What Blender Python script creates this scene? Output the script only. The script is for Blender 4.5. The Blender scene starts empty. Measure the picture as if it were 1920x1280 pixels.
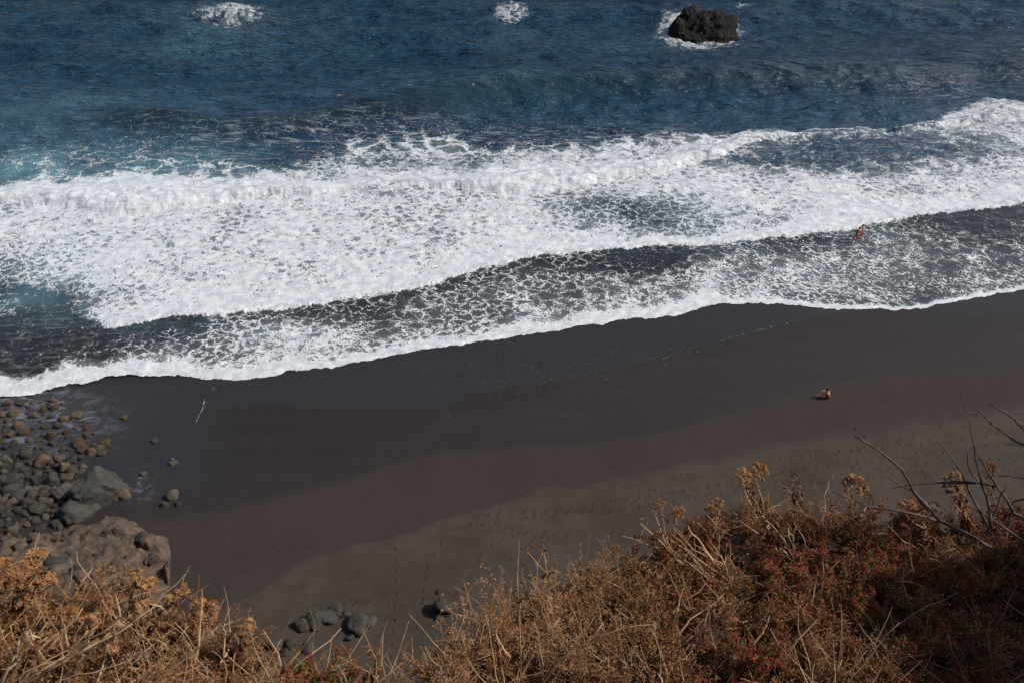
import bpy, bmesh, math, random
import numpy as np
from mathutils import Vector, Matrix

R = math.radians
scene = bpy.context.scene
COL = scene.collection
rng = np.random.default_rng(7)
random.seed(11)

# ------------------------------------------------------------------ camera, sky, sun, exposure
CAM_Z, PITCH, FPX = 42.0, R(42.0), 1387.0
cam = bpy.data.cameras.new("camera")
cam.sensor_width = 36.0
cam.lens = FPX / 1920 * 36.0
cam.clip_start, cam.clip_end = 0.05, 20000
camo = bpy.data.objects.new("camera", cam)
camo.location = (0, 0, CAM_Z)
camo.rotation_euler = (R(90) - PITCH, 0, 0)
COL.objects.link(camo)
scene.camera = camo

SUN_EL, SUN_AZ = R(43), R(86)          # azimuth from +Y towards +X
world = bpy.data.worlds.new("World")
scene.world = world
world.use_nodes = True
wn = world.node_tree.nodes
sky = wn.new("ShaderNodeTexSky")
sky.sky_type = 'NISHITA'
sky.sun_disc = False
sky.sun_elevation = SUN_EL
sky.sun_rotation = SUN_AZ
sky.air_density, sky.dust_density, sky.ozone_density = 1.0, 2.0, 1.0
wn["Background"].inputs["Strength"].default_value = 0.08
world.node_tree.links.new(sky.outputs[0], wn["Background"].inputs[0])

sl = bpy.data.lights.new("sun", 'SUN')
sl.energy, sl.angle, sl.color = 3.2, R(0.6), (1.0, 0.95, 0.88)
so = bpy.data.objects.new("sun", sl)
sdir = Vector((math.sin(SUN_AZ) * math.cos(SUN_EL), math.cos(SUN_AZ) * math.cos(SUN_EL), math.sin(SUN_EL)))
so.rotation_euler = sdir.to_track_quat('Z', 'Y').to_euler()
so.location = (60, 20, 80)
COL.objects.link(so)
scene.view_settings.view_transform = 'Standard'
scene.view_settings.look = 'None'
scene.view_settings.exposure = 0.14
scene.view_settings.gamma = 1.0
scene.view_settings.use_curve_mapping = False
scene.render.engine = 'CYCLES'
scene.cycles.max_bounces = 5
scene.cycles.use_denoising = True

# ------------------------------------------------------------------ maths helpers
def smooth(x, a, b):
    t = np.clip((x - a) / (b - a), 0, 1)
    return t * t * (3 - 2 * t)

def _hash(ix, iy, iz, seed):
    h = (ix.astype(np.int64) * 374761393 + iy.astype(np.int64) * 668265263 + iz.astype(np.int64) * 2147483647 + seed * 974634777) & 0xFFFFFFFF
    h = ((h ^ (h >> 13)) * 1274126177) & 0xFFFFFFFF
    h = (h ^ (h >> 16)) & 0xFFFFFFFF
    h = (h * 2246822519) & 0xFFFFFFFF
    h = h ^ (h >> 15)
    return (h & 0xFFFFFF) / float(0xFFFFFF)

def vn2(x, y, seed=0):
    x = np.asarray(x, float); y = np.asarray(y, float)
    x0, y0 = np.floor(x), np.floor(y)
    fx, fy = x - x0, y - y0
    fx = fx * fx * fx * (fx * (fx * 6 - 15) + 10); fy = fy * fy * fy * (fy * (fy * 6 - 15) + 10)
    z = np.zeros_like(x0)
    a = _hash(x0, y0, z, seed); b = _hash(x0 + 1, y0, z, seed)
    c = _hash(x0, y0 + 1, z, seed); d = _hash(x0 + 1, y0 + 1, z, seed)
    return (a + (b - a) * fx) * (1 - fy) + (c + (d - c) * fx) * fy

def vn3(x, y, z, seed=0):
    x0, y0, z0 = np.floor(x), np.floor(y), np.floor(z)
    fx, fy, fz = [f * f * (3 - 2 * f) for f in (x - x0, y - y0, z - z0)]
    r = 0
    for k in (0, 1):
        a = _hash(x0, y0, z0 + k, seed); b = _hash(x0 + 1, y0, z0 + k, seed)
        c = _hash(x0, y0 + 1, z0 + k, seed); d = _hash(x0 + 1, y0 + 1, z0 + k, seed)
        v = (a + (b - a) * fx) * (1 - fy) + (c + (d - c) * fx) * fy
        r = r + v * (fz if k else (1 - fz))
    return r

def fbm2(x, y, octv=4, seed=0, gain=0.5):
    s, a, t = 0, 1.0, 0
    for i in range(octv):
        s = s + a * (vn2(x * 2 ** i + 17.3 * i, y * 2 ** i - 9.1 * i, seed + i) - 0.5)
        t += a; a *= gain
    return s / t * 2

def fbm3(x, y, z, octv=4, seed=0, gain=0.5):
    s, a, t = 0, 1.0, 0
    for i in range(octv):
        s = s + a * (vn3(x * 2 ** i + 7.7 * i, y * 2 ** i, z * 2 ** i - 3.3 * i, seed + i) - 0.5)
        t += a; a *= gain
    return s / t * 2

def cv(pts):
    xs = np.array([p[0] for p in pts], float); ys = np.array([p[1] for p in pts], float)
    def f(x):
        x = np.asarray(x, float)
        return (np.interp(x, xs, ys) * 2 + np.interp(x - 14, xs, ys) + np.interp(x + 14, xs, ys)) / 4
    return f

def ell(x, y, cx, cy, rx, ry, p=1.0):
    return np.exp(-((((x - cx) / rx) ** 2 + ((y - cy) / ry) ** 2) ** p))

cp, sp_ = math.cos(PITCH), math.sin(PITCH)
def ray(px, py):
    a = (np.asarray(px, float) - 960) / FPX; b = (640 - np.asarray(py, float)) / FPX
    return a, cp + b * sp_, -sp_ + b * cp

def onto(px, py, hf, it=8):
    """where the line of sight at a photo position meets the height field hf(X, Y)"""
    dx, dy, dz = ray(px, py)
    h = 0.0
    for _ in range(it):
        t = (h - CAM_Z) / dz
        X, Y = dx * t, dy * t
        h = hf(X, Y)
    return X, Y, h

SHX, SHY = [-60, -24, 18, 47, 90], [33, 42.3, 51.5, 53.6, 58]
def shore(X): return np.interp(X, SHX, SHY)
def sand_h(X, Y):
    d = shore(X) - Y
    return np.where(d > 0, 0.055 * d, np.maximum(0.07 * d, -6.0)) + 0.0 * X

# ------------------------------------------------------------------ object helpers
def tag(o, label=None, cat=None, group=None, kind=None):
    if label: o["label"] = label
    if cat: o["category"] = cat
    if group: o["group"] = group
    if kind: o["kind"] = kind
    return o

def link(name, me, parent=None, loc=None):
    o = bpy.data.objects.new(name, me)
    COL.objects.link(o)
    if parent is not None: o.parent = parent
    if loc is not None: o.location = loc
    return o

def empty(name, loc=(0, 0, 0)):
    o = bpy.data.objects.new(name, None)
    o.empty_display_size = 0.1
    o.location = loc
    COL.objects.link(o)
    return o

def mesh_np(name, co, quads, mats, attrs=None, smooth_=True):
    me = bpy.data.meshes.new(name)
    co = np.ascontiguousarray(co, np.float32); quads = np.ascontiguousarray(quads, np.int32)
    k = quads.shape[1]
    me.vertices.add(len(co)); me.vertices.foreach_set("co", co.ravel())
    me.loops.add(quads.size); me.loops.foreach_set("vertex_index", quads.ravel())
    me.polygons.add(len(quads))
    me.polygons.foreach_set("loop_start", np.arange(0, quads.size, k, dtype=np.int32))
    me.polygons.foreach_set("loop_total", np.full(len(quads), k, np.int32))
    me.update(calc_edges=True)
    if smooth_: me.polygons.foreach_set("use_smooth", np.ones(len(quads), bool))
    for n, v in (attrs or {}).items():
        a = me.attributes.new(n, 'FLOAT', 'POINT'); a.data.foreach_set("value", np.ascontiguousarray(v, np.float32).ravel())
    for m in mats: me.materials.append(m)
    return me

def grid_quads(nr, nc):
    i = np.arange(nr - 1)[:, None] * nc + np.arange(nc - 1)[None, :]
    i = i.ravel()
    return np.stack([i, i + 1, i + nc + 1, i + nc], 1)

class MB:
    def __init__(s): s.v, s.f, s.m = [], [], []
    def add(s, vs, fs, mi=0):
        b = len(s.v); s.v.extend(vs)
        s.f.extend([tuple(b + i for i in f) for f in fs]); s.m.extend([mi] * len(fs))
    def tube(s, pts, rad, n=4, mi=0):
        pts = [Vector(p) for p in pts]; b = len(s.v); up = Vector((0.31, 0.2, 0.93)).normalized()
        m = len(pts)
        for i, p in enumerate(pts):
            d = (pts[min(i + 1, m - 1)] - pts[max(i - 1, 0)])
            if d.length < 1e-9: d = Vector((0, 0, 1))
            d.normalize()
            a = d.cross(up)
            if a.length < 1e-3: a = d.cross(Vector((1, 0, 0)))
            a.normalize(); c = d.cross(a)
            r = rad[i] if hasattr(rad, '__len__') else rad
            for k in range(n):
                t = 2 * math.pi * k / n
                s.v.append(p + a * (r * math.cos(t)) + c * (r * math.sin(t)))
        for i in range(m - 1):
            for k in range(n):
                k2 = (k + 1) % n
                s.f.append((b + i * n + k, b + i * n + k2, b + (i + 1) * n + k2, b + (i + 1) * n + k)); s.m.append(mi)
        s.f.append(tuple(b + (m - 1) * n + k for k in range(n))); s.m.append(mi)
        s.f.append(tuple(b + k for k in reversed(range(n)))); s.m.append(mi)
    def blob(s, c, r, d=None, el=1.0, mi=0):
        c = Vector(c)
        d = (d or Vector((0, 0, 1))).normalized(); a = d.orthogonal().normalized(); e = d.cross(a)
        s.add([c + a * r, c + e * r, c - a * r, c - e * r, c + d * r * el, c - d * r * el],
              [(0, 1, 4), (1, 2, 4), (2, 3, 4), (3, 0, 4), (1, 0, 5), (2, 1, 5), (3, 2, 5), (0, 3, 5)], mi)
    def leaf(s, p, d, L, W, curl=0.3, mi=0):
        p = Vector(p); d = d.normalized(); a = d.cross(Vector((random.uniform(-1, 1), random.uniform(-1, 1), 1))).normalized(); n = a.cross(d)
        m = p + d * L * 0.5 + n * L * curl * 0.35; t = p + d * L - n * L * curl * random.uniform(0, 1)
        q = n * W * 0.35
        s.add([p, m + a * W * 0.5 + q, m, m - a * W * 0.5 + q, t], [(0, 2, 1), (0, 3, 2), (1, 2, 4), (2, 3, 4)], mi)
    def mesh(s, name, mats, smooth_=False):
        me = bpy.data.meshes.new(name)
        me.from_pydata([tuple(v) for v in s.v], [], s.f)
        for m in (mats if isinstance(mats, (list, tuple)) else [mats]): me.materials.append(m)
        if len(me.materials) > 1: me.polygons.foreach_set("material_index", s.m)
        if smooth_: me.polygons.foreach_set("use_smooth", [True] * len(s.f))
        me.update()
        return me

# ------------------------------------------------------------------ material helpers
class NT:
    def __init__(s, name):
        s.mat = bpy.data.materials.new(name); s.mat.use_nodes = True
        s.t = s.mat.node_tree; s.n = s.t.nodes; s.l = s.t.links
        s.bsdf = s.n["Principled BSDF"]
    def new(s, typ, **kw):
        n = s.n.new(typ)
        for k, v in kw.items():
            if k.startswith("i_"): n.inputs[k[2:].replace("_", " ")].default_value = v
            else: setattr(n, k, v)
        return n
    def link(s, a, b): s.l.new(a, b)
    def val(s, inp, x):
        if hasattr(x, "links") or isinstance(x, bpy.types.NodeSocket): s.l.new(x, inp)
        elif x is not None: inp.default_value = x
    def math(s, op, a, b=None, c=None, clamp=False):
        n = s.n.new("ShaderNodeMath"); n.operation = op; n.use_clamp = clamp
        for i, x in enumerate((a, b, c)):
            if x is not None: s.val(n.inputs[i], x)
        return n.outputs[0]
    def attr(s, name):
        n = s.n.new("ShaderNodeAttribute"); n.attribute_name = name; return n.outputs["Fac"]
    def mix(s, f, a, b):
        n = s.n.new("ShaderNodeMix"); n.data_type = 'RGBA'
        s.val(n.inputs[0], f)
        for i, x in ((6, a), (7, b)):
            if isinstance(x, tuple): x = (*x, 1) if len(x) == 3 else x
            s.val(n.inputs[i], x)
        return n.outputs[2]
    def step(s, x, a, b, lo=0.0, hi=1.0):
        n = s.n.new("ShaderNodeMapRange"); n.interpolation_type = 'SMOOTHSTEP'
        s.val(n.inputs[0], x); s.val(n.inputs[1], a); s.val(n.inputs[2], b); s.val(n.inputs[3], lo); s.val(n.inputs[4], hi)
        return n.outputs[0]
    def noise(s, vec, scale, detail=3, rough=0.5, dim='3D', dist=0.0):
        n = s.n.new("ShaderNodeTexNoise"); n.noise_dimensions = dim
        n.inputs["Scale"].default_value = scale; n.inputs["Detail"].default_value = detail
        n.inputs["Roughness"].default_value = rough; n.inputs["Distortion"].default_value = dist
        if vec is not None: s.l.new(vec, n.inputs["Vector"])
        return n
    def vor(s, vec, scale, feature='DISTANCE_TO_EDGE', dim='2D'):
        n = s.n.new("ShaderNodeTexVoronoi"); n.voronoi_dimensions = dim; n.feature = feature
        n.inputs["Scale"].default_value = scale
        s.l.new(vec, n.inputs["Vector"]); return n.outputs["Distance"]
    def vmath(s, op, a, b=None, scale=None):
        n = s.n.new("ShaderNodeVectorMath"); n.operation = op
        s.val(n.inputs[0], a)
        if b is not None: s.val(n.inputs[1], b)
        if scale is not None: s.val(n.inputs[3], scale)
        return n.outputs[0]
    def mapping(s, vec, scale=(1, 1, 1), rot=(0, 0, 0)):
        n = s.n.new("ShaderNodeMapping"); n.inputs["Scale"].default_value = scale; n.inputs["Rotation"].default_value = rot
        s.l.new(vec, n.inputs["Vector"]); return n.outputs[0]
    def bump(s, h, strength=0.5, dist=0.05, normal=None):
        n = s.n.new("ShaderNodeBump"); n.inputs["Strength"].default_value = strength; n.inputs["Distance"].default_value = dist
        s.val(n.inputs["Height"], h)
        if normal is not None: s.l.new(normal, n.inputs["Normal"])
        return n.outputs[0]
    def pos(s): return s.n.new("ShaderNodeNewGeometry").outputs["Position"]
    def obj(s): return s.n.new("ShaderNodeTexCoord").outputs["Object"]
    def out(s, color=None, rough=None, normal=None, spec=None, ior=None):
        b = s.bsdf
        if color is not None: s.val(b.inputs["Base Color"], (*color, 1) if isinstance(color, tuple) and len(color) == 3 else color)
        if rough is not None: s.val(b.inputs["Roughness"], rough)
        if normal is not None: s.l.new(normal, b.inputs["Normal"])
        if spec is not None: s.val(b.inputs["Specular IOR Level"], spec)
        if ior is not None: b.inputs["IOR"].default_value = ior
        return s.mat

def water_mat():
    m = NT("sea_water")
    P = m.pos()
    dens, turq, shal, strk, calm = m.attr("dens"), m.attr("turq"), m.attr("shallow"), m.attr("streak"), m.attr("calm")
    w1 = m.noise(P, 0.9, 3, 0.55).outputs["Color"]
    w2 = m.noise(P, 3.3, 2, 0.5).outputs["Color"]
    c1 = m.vmath('SCALE', m.vmath('SUBTRACT', w1, (0.5, 0.5, 0.5)), scale=1.6)
    c2 = m.vmath('SCALE', m.vmath('SUBTRACT', w2, (0.5, 0.5, 0.5)), scale=0.42)
    Q = m.vmath('ADD', m.vmath('ADD', P, c1), c2)
    Qa = m.mapping(Q, (0.8, 1.15, 1), (0, 0, R(-28)))
    v1 = m.vor(Qa, 1.1)
    v2 = m.vor(Qa, 3.2)
    v3 = m.vor(Qa, 7.5)
    wb = m.noise(P, 0.28, 4, 0.6).outputs["Color"]
    QB = m.mapping(m.vmath('ADD', Q, m.vmath('SCALE', m.vmath('SUBTRACT', wb, (0.5, 0.5, 0.5)), scale=5.0)), (0.75, 1.25, 1), (0, 0, R(-20)))
    vb = m.vor(QB, 0.42)
    n1 = m.noise(P, 2.2, 6, 0.65).outputs["Fac"]
    n0 = m.noise(P, 0.33, 3, 0.5).outputs["Fac"]
    # distance of a point from the threads of foam: threads wander and have several sizes
    Qs = m.mapping(m.mapping(Q, rot=(0, 0, R(38))), (0.72, 1.5, 1))
    shr = m.attr("shear")
    v1 = m.math('ADD', m.math('MULTIPLY', v1, m.math('SUBTRACT', 1.0, shr)), m.math('MULTIPLY', m.vor(Qs, 1.35), shr))
    size = m.step(m.noise(P, 0.16, 2, 0.5).outputs["Fac"], 0.42, 0.58)
    v1 = m.math('ADD', m.math('MULTIPLY', v1, m.math('SUBTRACT', 1.0, m.math('MULTIPLY', size, 0.55))), m.math('MULTIPLY', m.vor(Qa, 0.62), m.math('MULTIPLY', size, 0.55)))
    e0 = m.math('ADD', m.math('MULTIPLY', v1, 0.55), m.math('ADD', m.math('MULTIPLY', v2, 0.42), m.math('MULTIPLY', v3, 0.12)))
    eb = m.math('ADD', m.math('MULTIPLY', vb, 0.75), m.math('MULTIPLY', v2, 0.22))
    sm = m.math('MINIMUM', m.math('MULTIPLY', strk, 1.2), 1.0)
    e = m.math('ADD', m.math('MULTIPLY', e0, m.math('SUBTRACT', 1.0, sm)), m.math('MULTIPLY', eb, sm))
    d2 = m.math('ADD', dens, m.math('MULTIPLY', m.math('SUBTRACT', n0, 0.5), m.math('MULTIPLY', m.math('MULTIPLY', dens, m.math('SUBTRACT', 1.2, dens)), 1.35)))
    t = m.math('MULTIPLY', m.math('POWER', m.math('MAXIMUM', d2, 0.0), 2.7), 0.52)
    x = m.math('ADD', m.math('SUBTRACT', t, e), m.math('MULTIPLY', m.math('SUBTRACT', n1, 0.5), m.math('MULTIPLY', 0.20, m.step(dens, 0.0, 0.35))))
    foam = m.step(x, -0.06, 0.045)
    foam = m.math('MULTIPLY', foam, m.step(dens, 0.02, 0.16))
    # fine white threads drawn out over dark water
    S = m.mapping(Q, (0.5, 1.8, 1), (0, 0, R(-18)))
    sv = m.vor(m.mapping(QB, (0.8, 1.3, 1)), 0.8)
    thr = m.math('MULTIPLY', m.step(sv, 0.045, 0.0), m.math('MULTIPLY', strk, m.step(n1, 0.38, 0.62)))
    sn = m.noise(m.mapping(P, (0.35, 2.2, 1), (0, 0, R(-22))), 0.9, 5, 0.62).outputs["Fac"]
    wisp = m.math('MULTIPLY', m.step(sn, 0.5, 0.78), m.math('MULTIPLY', strk, 0.75))
    foam = m.math('MAXIMUM', foam, m.math('MAXIMUM', thr, wisp))
    foam = m.math('MINIMUM', foam, 1.0)
    # body colour of the water: deep blue, teal where air bubbles are stirred in, black sand where thin; wave shading mixed in
    big = m.noise(P, 0.05, 4, 0.6).outputs["Fac"]
    deep = m.mix(m.step(big, 0.35, 0.68), (0.018, 0.064, 0.130), (0.025, 0.086, 0.140))
    tone = m.noise(m.mapping(P, (0.55, 1.55, 1), (0, 0, R(-8))), 0.5, 4, 0.55).outputs["Fac"]
    deep = m.mix(m.step(tone, 0.40, 0.62, 0.0, 0.6), deep, (0.007, 0.032, 0.070))  # dark wave facets between sky reflections, put into the colour as stretched noise
    deep = m.mix(m.attr("face"), deep, (0.004, 0.022, 0.032))  # swell front darkened in colour, since it mirrors less sky
    wcol = m.mix(shal, deep, (0.022, 0.025, 0.028))
    milky = m.math('MULTIPLY', m.step(dens, 0.45, 0.85), 0.75)
    wcol = m.mix(milky, wcol, (0.27, 0.33, 0.35))
    wcol = m.mix(turq, wcol, (0.16, 0.34, 0.40))
    shade = m.noise(P, 1.2, 4, 0.6).outputs["Fac"]
    fcol = m.mix(m.step(shade, 0.3, 0.7), (0.52, 0.56, 0.60), (0.80, 0.82, 0.83))
    fcol = m.mix(m.math('MULTIPLY', turq, 0.35), fcol, (0.55, 0.72, 0.76))
    col = m.mix(foam, wcol, fcol)
    chop = m.noise(m.mapping(P, (0.55, 1.5, 1), (0, 0, R(-10))), 1.1, 4, 0.55).outputs["Fac"]
    chop2 = m.noise(m.mapping(P, (0.6, 1.3, 1), (0, 0, R(25))), 3.2, 4, 0.6).outputs["Fac"]
    hgt = m.math('ADD', m.math('MULTIPLY', chop, calm), m.math('MULTIPLY', chop2, m.math('MULTIPLY', calm, 0.33)))
    chopL = m.noise(m.mapping(P, (0.55, 1.4, 1), (0, 0, R(-8))), 0.42, 4, 0.5).outputs["Fac"]
    bL = m.bump(m.math('MULTIPLY', chopL, calm), 1.0, 4.0)
    b1 = m.bump(hgt, 1.0, 1.2, bL)
    fb = m.noise(P, 4.5, 6, 0.7).outputs["Fac"]
    b2 = m.bump(m.math('ADD', m.math('MULTIPLY', foam, 0.6), m.math('MULTIPLY', fb, m.math('MULTIPLY', foam, 0.9))), 0.6, 0.12, b1)
    return m.out(col, m.math('ADD', 0.14, m.math('MULTIPLY', foam, 0.7)), b2, ior=1.333)

def sand_mat():
    m = NT("black_sand")
    P = m.pos()
    wisp = m.attr("wisp")
    wet, moist, film, foot, lace = m.attr("wet"), m.attr("moist"), m.attr("film"), m.attr("foot"), m.attr("lace")
    n = m.noise(P, 0.22, 5, 0.55).outputs["Fac"]
    g = m.noise(P, 9.0, 6, 0.75).outputs["Fac"]
    st = m.noise(m.mapping(P, (0.18, 1.3, 1), (0, 0, R(-14))), 0.5, 6, 0.6).outputs["Fac"]
    dry = m.mix(m.step(n, 0.35, 0.65), (0.050, 0.038, 0.029), (0.068, 0.052, 0.039))
    mo = m.mix(m.step(n, 0.3, 0.7), (0.034, 0.0245, 0.0225), (0.044, 0.032, 0.028))
    we = m.mix(m.step(st, 0.35, 0.7), (0.018, 0.0145, 0.0155), (0.024, 0.019, 0.020))
    sc = m.noise(m.mapping(P, (0.5, 1.2, 1), (0, 0, R(-14))), 0.9, 6, 0.7, dist=0.6).outputs["Fac"]
    dry = m.mix(m.step(sc, 0.48, 0.66, 0, 0.55), dry, (0.036, 0.027, 0.022))
    c = m.mix(moist, dry, mo)
    c = m.mix(wet, c, we)
    c = m.mix(m.math('MULTIPLY', film, 0.75), c, (0.028, 0.030, 0.034))
    c = m.mix(m.math('MULTIPLY', foot, 0.8), c, (0.014, 0.010, 0.009))
    c = m.mix(m.step(g, 0.3, 0.8, 0.0, 0.30), c, (0.10, 0.085, 0.075))
    c = m.mix(m.step(m.noise(P, 30, 3, 0.7).outputs["Fac"], 0.45, 0.75, 0.0, 0.2), c, (0.012, 0.010, 0.010))
    wn_ = m.noise(m.mapping(P, (0.5, 1.0, 1), (0, 0, R(-50))), 1.1, 6, 0.68, dist=1.2).outputs["Fac"]
    c = m.mix(m.math('MULTIPLY', m.step(wn_, 0.46, 0.66), wisp), c, (0.30, 0.31, 0.36))
    c = m.mix(m.math('MULTIPLY', wisp, 0.35), c, (0.085, 0.085, 0.105))
    w = m.noise(P, 1.1, 3, 0.6).outputs["Color"]
    Q = m.vmath('ADD', P, m.vmath('SCALE', m.vmath('SUBTRACT', w, (0.5, 0.5, 0.5)), scale=1.4))
    v = m.vor(Q, 2.2)
    n2 = m.noise(P, 2.6, 5, 0.7).outputs["Fac"]
    specks = m.math('MULTIPLY', m.step(v, 0.05, 0.0), m.step(n2, 0.5, 0.68))
    fl = m.math('MAXIMUM', m.math('MULTIPLY', m.math('MINIMUM', m.math('MULTIPLY', lace, 1.6), 1.0), specks), m.step(m.math('ADD', lace, m.math('MULTIPLY', m.math('SUBTRACT', n2, 0.5), 0.9)), 0.86, 1.05))
    c = m.mix(m.math('MULTIPLY', fl, 0.75), c, (0.5, 0.5, 0.52))
    h = m.math('ADD', m.math('MULTIPLY', g, 0.35), m.math('MULTIPLY', st, 1.0))
    b = m.bump(h, 0.7, 0.07)
    rough = m.math('SUBTRACT', 0.92, m.math('ADD', m.math('MULTIPLY', wet, 0.30), m.math('MULTIPLY', film, 0.32)))
    return m.out(c, rough, b, spec=0.22)

def rock_mat(name, c1, c2, c3, sc=1.0, rough=0.85, stain=None):
    m = NT(name)
    oi = m.n.new("ShaderNodeObjectInfo")
    P = m.vmath('ADD', m.obj(), m.vmath('SCALE', oi.outputs["Location"], scale=0.37))
    a = m.noise(P, 2.2 * sc, 5, 0.6).outputs["Fac"]
    b = m.noise(P, 9 * sc, 6, 0.7).outputs["Fac"]
    c = m.mix(m.step(a, 0.35, 0.65), c1, c2)
    c = m.mix(m.step(b, 0.5, 0.75, 0, 0.6), c, c3)
    c = m.mix(m.math('MULTIPLY', oi.outputs["Random"], 0.55), c, m.mix(0.5, c, c3))
    if stain:
        s = m.noise(P, 1.1 * sc, 4, 0.6).outputs["Fac"]
        c = m.mix(m.step(s, 0.5, 0.62), c, stain)
    v = m.noise(P, 5 * sc, 6, 0.65).outputs["Fac"]
    return m.out(c, rough, m.bump(m.math('ADD', v, m.math('MULTIPLY', b, 0.5)), 0.9, 0.2 / sc), spec=0.3)

def plant_mat(name, c1, c2, sc=25, rough=0.8, rnd=0.5, dark=None):
    m = NT(name)
    oi = m.n.new("ShaderNodeObjectInfo")
    n = m.noise(m.pos(), sc, 3, 0.6).outputs["Fac"]
    c = m.mix(m.step(n, 0.35, 0.65), c1, c2)
    if dark: c = m.mix(m.math('MULTIPLY', oi.outputs["Random"], rnd), c, dark)
    return m.out(c, rough, spec=0.2)

M_water, M_sand = water_mat(), sand_mat()
M_searock = rock_mat("sea_rock", (0.005, 0.005, 0.005), (0.011, 0.010, 0.009), (0.013, 0.011, 0.009), 0.35, 0.8, (0.030, 0.019, 0.009))
M_grey = rock_mat("grey_stone", (0.046, 0.042, 0.036), (0.080, 0.070, 0.058), (0.13, 0.11, 0.088), 1.0)
M_brownst = rock_mat("brown_stone", (0.10, 0.078, 0.060), (0.15, 0.12, 0.095), (0.20, 0.16, 0.12), 1.0)
M_tan = rock_mat("tan_stone", (0.135, 0.092, 0.056), (0.20, 0.138, 0.084), (0.09, 0.066, 0.048), 1.0)
M_wetst = rock_mat("wet_stone", (0.055, 0.038, 0.026), (0.10, 0.068, 0.040), (0.17, 0.12, 0.07), 1.0, 0.45)
M_basalt = rock_mat("basalt", (0.035, 0.033, 0.031), (0.060, 0.056, 0.051), (0.10, 0.09, 0.08), 1.2)
M_boulder = rock_mat("pale_boulder", (0.060, 0.057, 0.050), (0.092, 0.086, 0.075), (0.14, 0.128, 0.108), 0.9)
M_slab = rock_mat("slab_stone", (0.045, 0.045, 0.040), (0.075, 0.073, 0.064), (0.12, 0.11, 0.09), 1.3)
M_ledge = rock_mat("ledge_rock", (0.095, 0.066, 0.047), (0.20, 0.138, 0.088), (0.16, 0.12, 0.085), 1.3, 0.9, (0.072, 0.058, 0.048))
M_soil = rock_mat("cliff_soil", (0.052, 0.028, 0.017), (0.13, 0.072, 0.042), (0.025, 0.013, 0.009), 5.0, 0.95)
M_fgrock = rock_mat("cliff_rock", (0.10, 0.075, 0.058), (0.17, 0.13, 0.10), (0.06, 0.05, 0.045), 6.0, 0.9)

# ------------------------------------------------------------------ curves read off the shoreline
E0 = cv([(-900, 860), (-300, 800), (0, 745), (60, 738), (100, 725), (150, 718), (210, 700), (280, 702), (330, 706), (370, 705), (405, 712), (440, 715), (500, 705), (560, 694),
         (600, 690), (700, 672), (800, 655), (900, 640), (1000, 625), (1100, 610), (1200, 597), (1280, 590), (1325, 576), (1345, 569), (1400, 568), (1500, 572),
         (1600, 581), (1700, 578), (1780, 570), (1870, 552), (1920, 545), (2220, 505), (2820, 440)])
E1 = cv([(-900, 640), (-300, 600), (0, 602), (60, 588), (110, 572), (150, 592), (190, 612), (215, 614), (300, 600), (330, 592), (480, 585), (600, 572), (700, 555), (800, 535), (900, 505),
         (1000, 482), (1100, 468), (1200, 463), (1300, 458), (1400, 450), (1500, 440), (1600, 428), (1650, 418), (1720, 405), (1800, 398), (1850, 392),
         (1890, 385), (1920, 378), (2220, 330), (2820, 260)])
BB = cv([(-900, 430), (-300, 400), (0, 382), (100, 388), (200, 402), (260, 404), (330, 392), (420, 380), (500, 364), (600, 360), (640, 352), (700, 346), (780, 345), (850, 356), (950, 365),
         (1020, 363), (1100, 349), (1200, 331), (1300, 305), (1360, 288), (1385, 274), (1470, 264), (1600, 254), (1700, 246), (1800, 226), (1870, 230), (1920, 222), (2300, 190), (2820, 150)])
BT = cv([(-900, 400), (-300, 372), (0, 354), (100, 350), (200, 346), (330, 346), (420, 352), (500, 348), (600, 345), (640, 340), (700, 338), (780, 330), (850, 335), (950, 325),
         (1020, 314), (1100, 312), (1200, 300), (1300, 276), (1360, 264), (1385, 257), (1470, 252), (1600, 246), (1700, 236), (1800, 212), (1870, 202), (1920, 196), (2300, 165), (2820, 120)])
BA = cv([(-900, 1.0), (-300, 1.0), (0, 1.0), (200, 1.15), (400, 0.9), (600, 0.75), (650, 0.25), (700, 0.12), (755, 0.15), (800, 0.8), (900, 1.0), (1100, 1.15), (1300, 1.0), (1460, 0.8),
         (1500, 0.55), (1750, 0.6), (1800, 1.0), (2820, 1.1)])
BW = cv([(-900, 1), (600, 1), (650, 0.55), (690, 0.05), (760, 0.05), (800, 1), (1440, 1), (1480, 0.0), (1760, 0.0), (1800, 1), (2820, 1)])
E4 = cv([(-900, 280), (-300, 250), (0, 235), (250, 250), (400, 288), (540, 305), (600, 278), (690, 248), (850, 232), (880, 262), (1000, 268), (1100, 258), (1180, 246), (1260, 244), (1350, 246),
         (1470, 250), (1600, 240), (1700, 230), (1800, 206), (1830, 196), (1920, 186), (2820, 100)])
CR = cv([(-900, 230), (-300, 215), (0, 206), (200, 206), (320, 212), (450, 224), (540, 216), (641, 200), (804, 178), (970, 152), (1087, 148), (1250, 141), (1500, 129), (1900, 119), (2820, 90)])

def water_base(X, Y):
    hs = sand_h(X, Y)
    return np.maximum(hs + 0.012, 0.012) + 0.012 * np.exp(-np.abs(hs) / 0.1)

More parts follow.
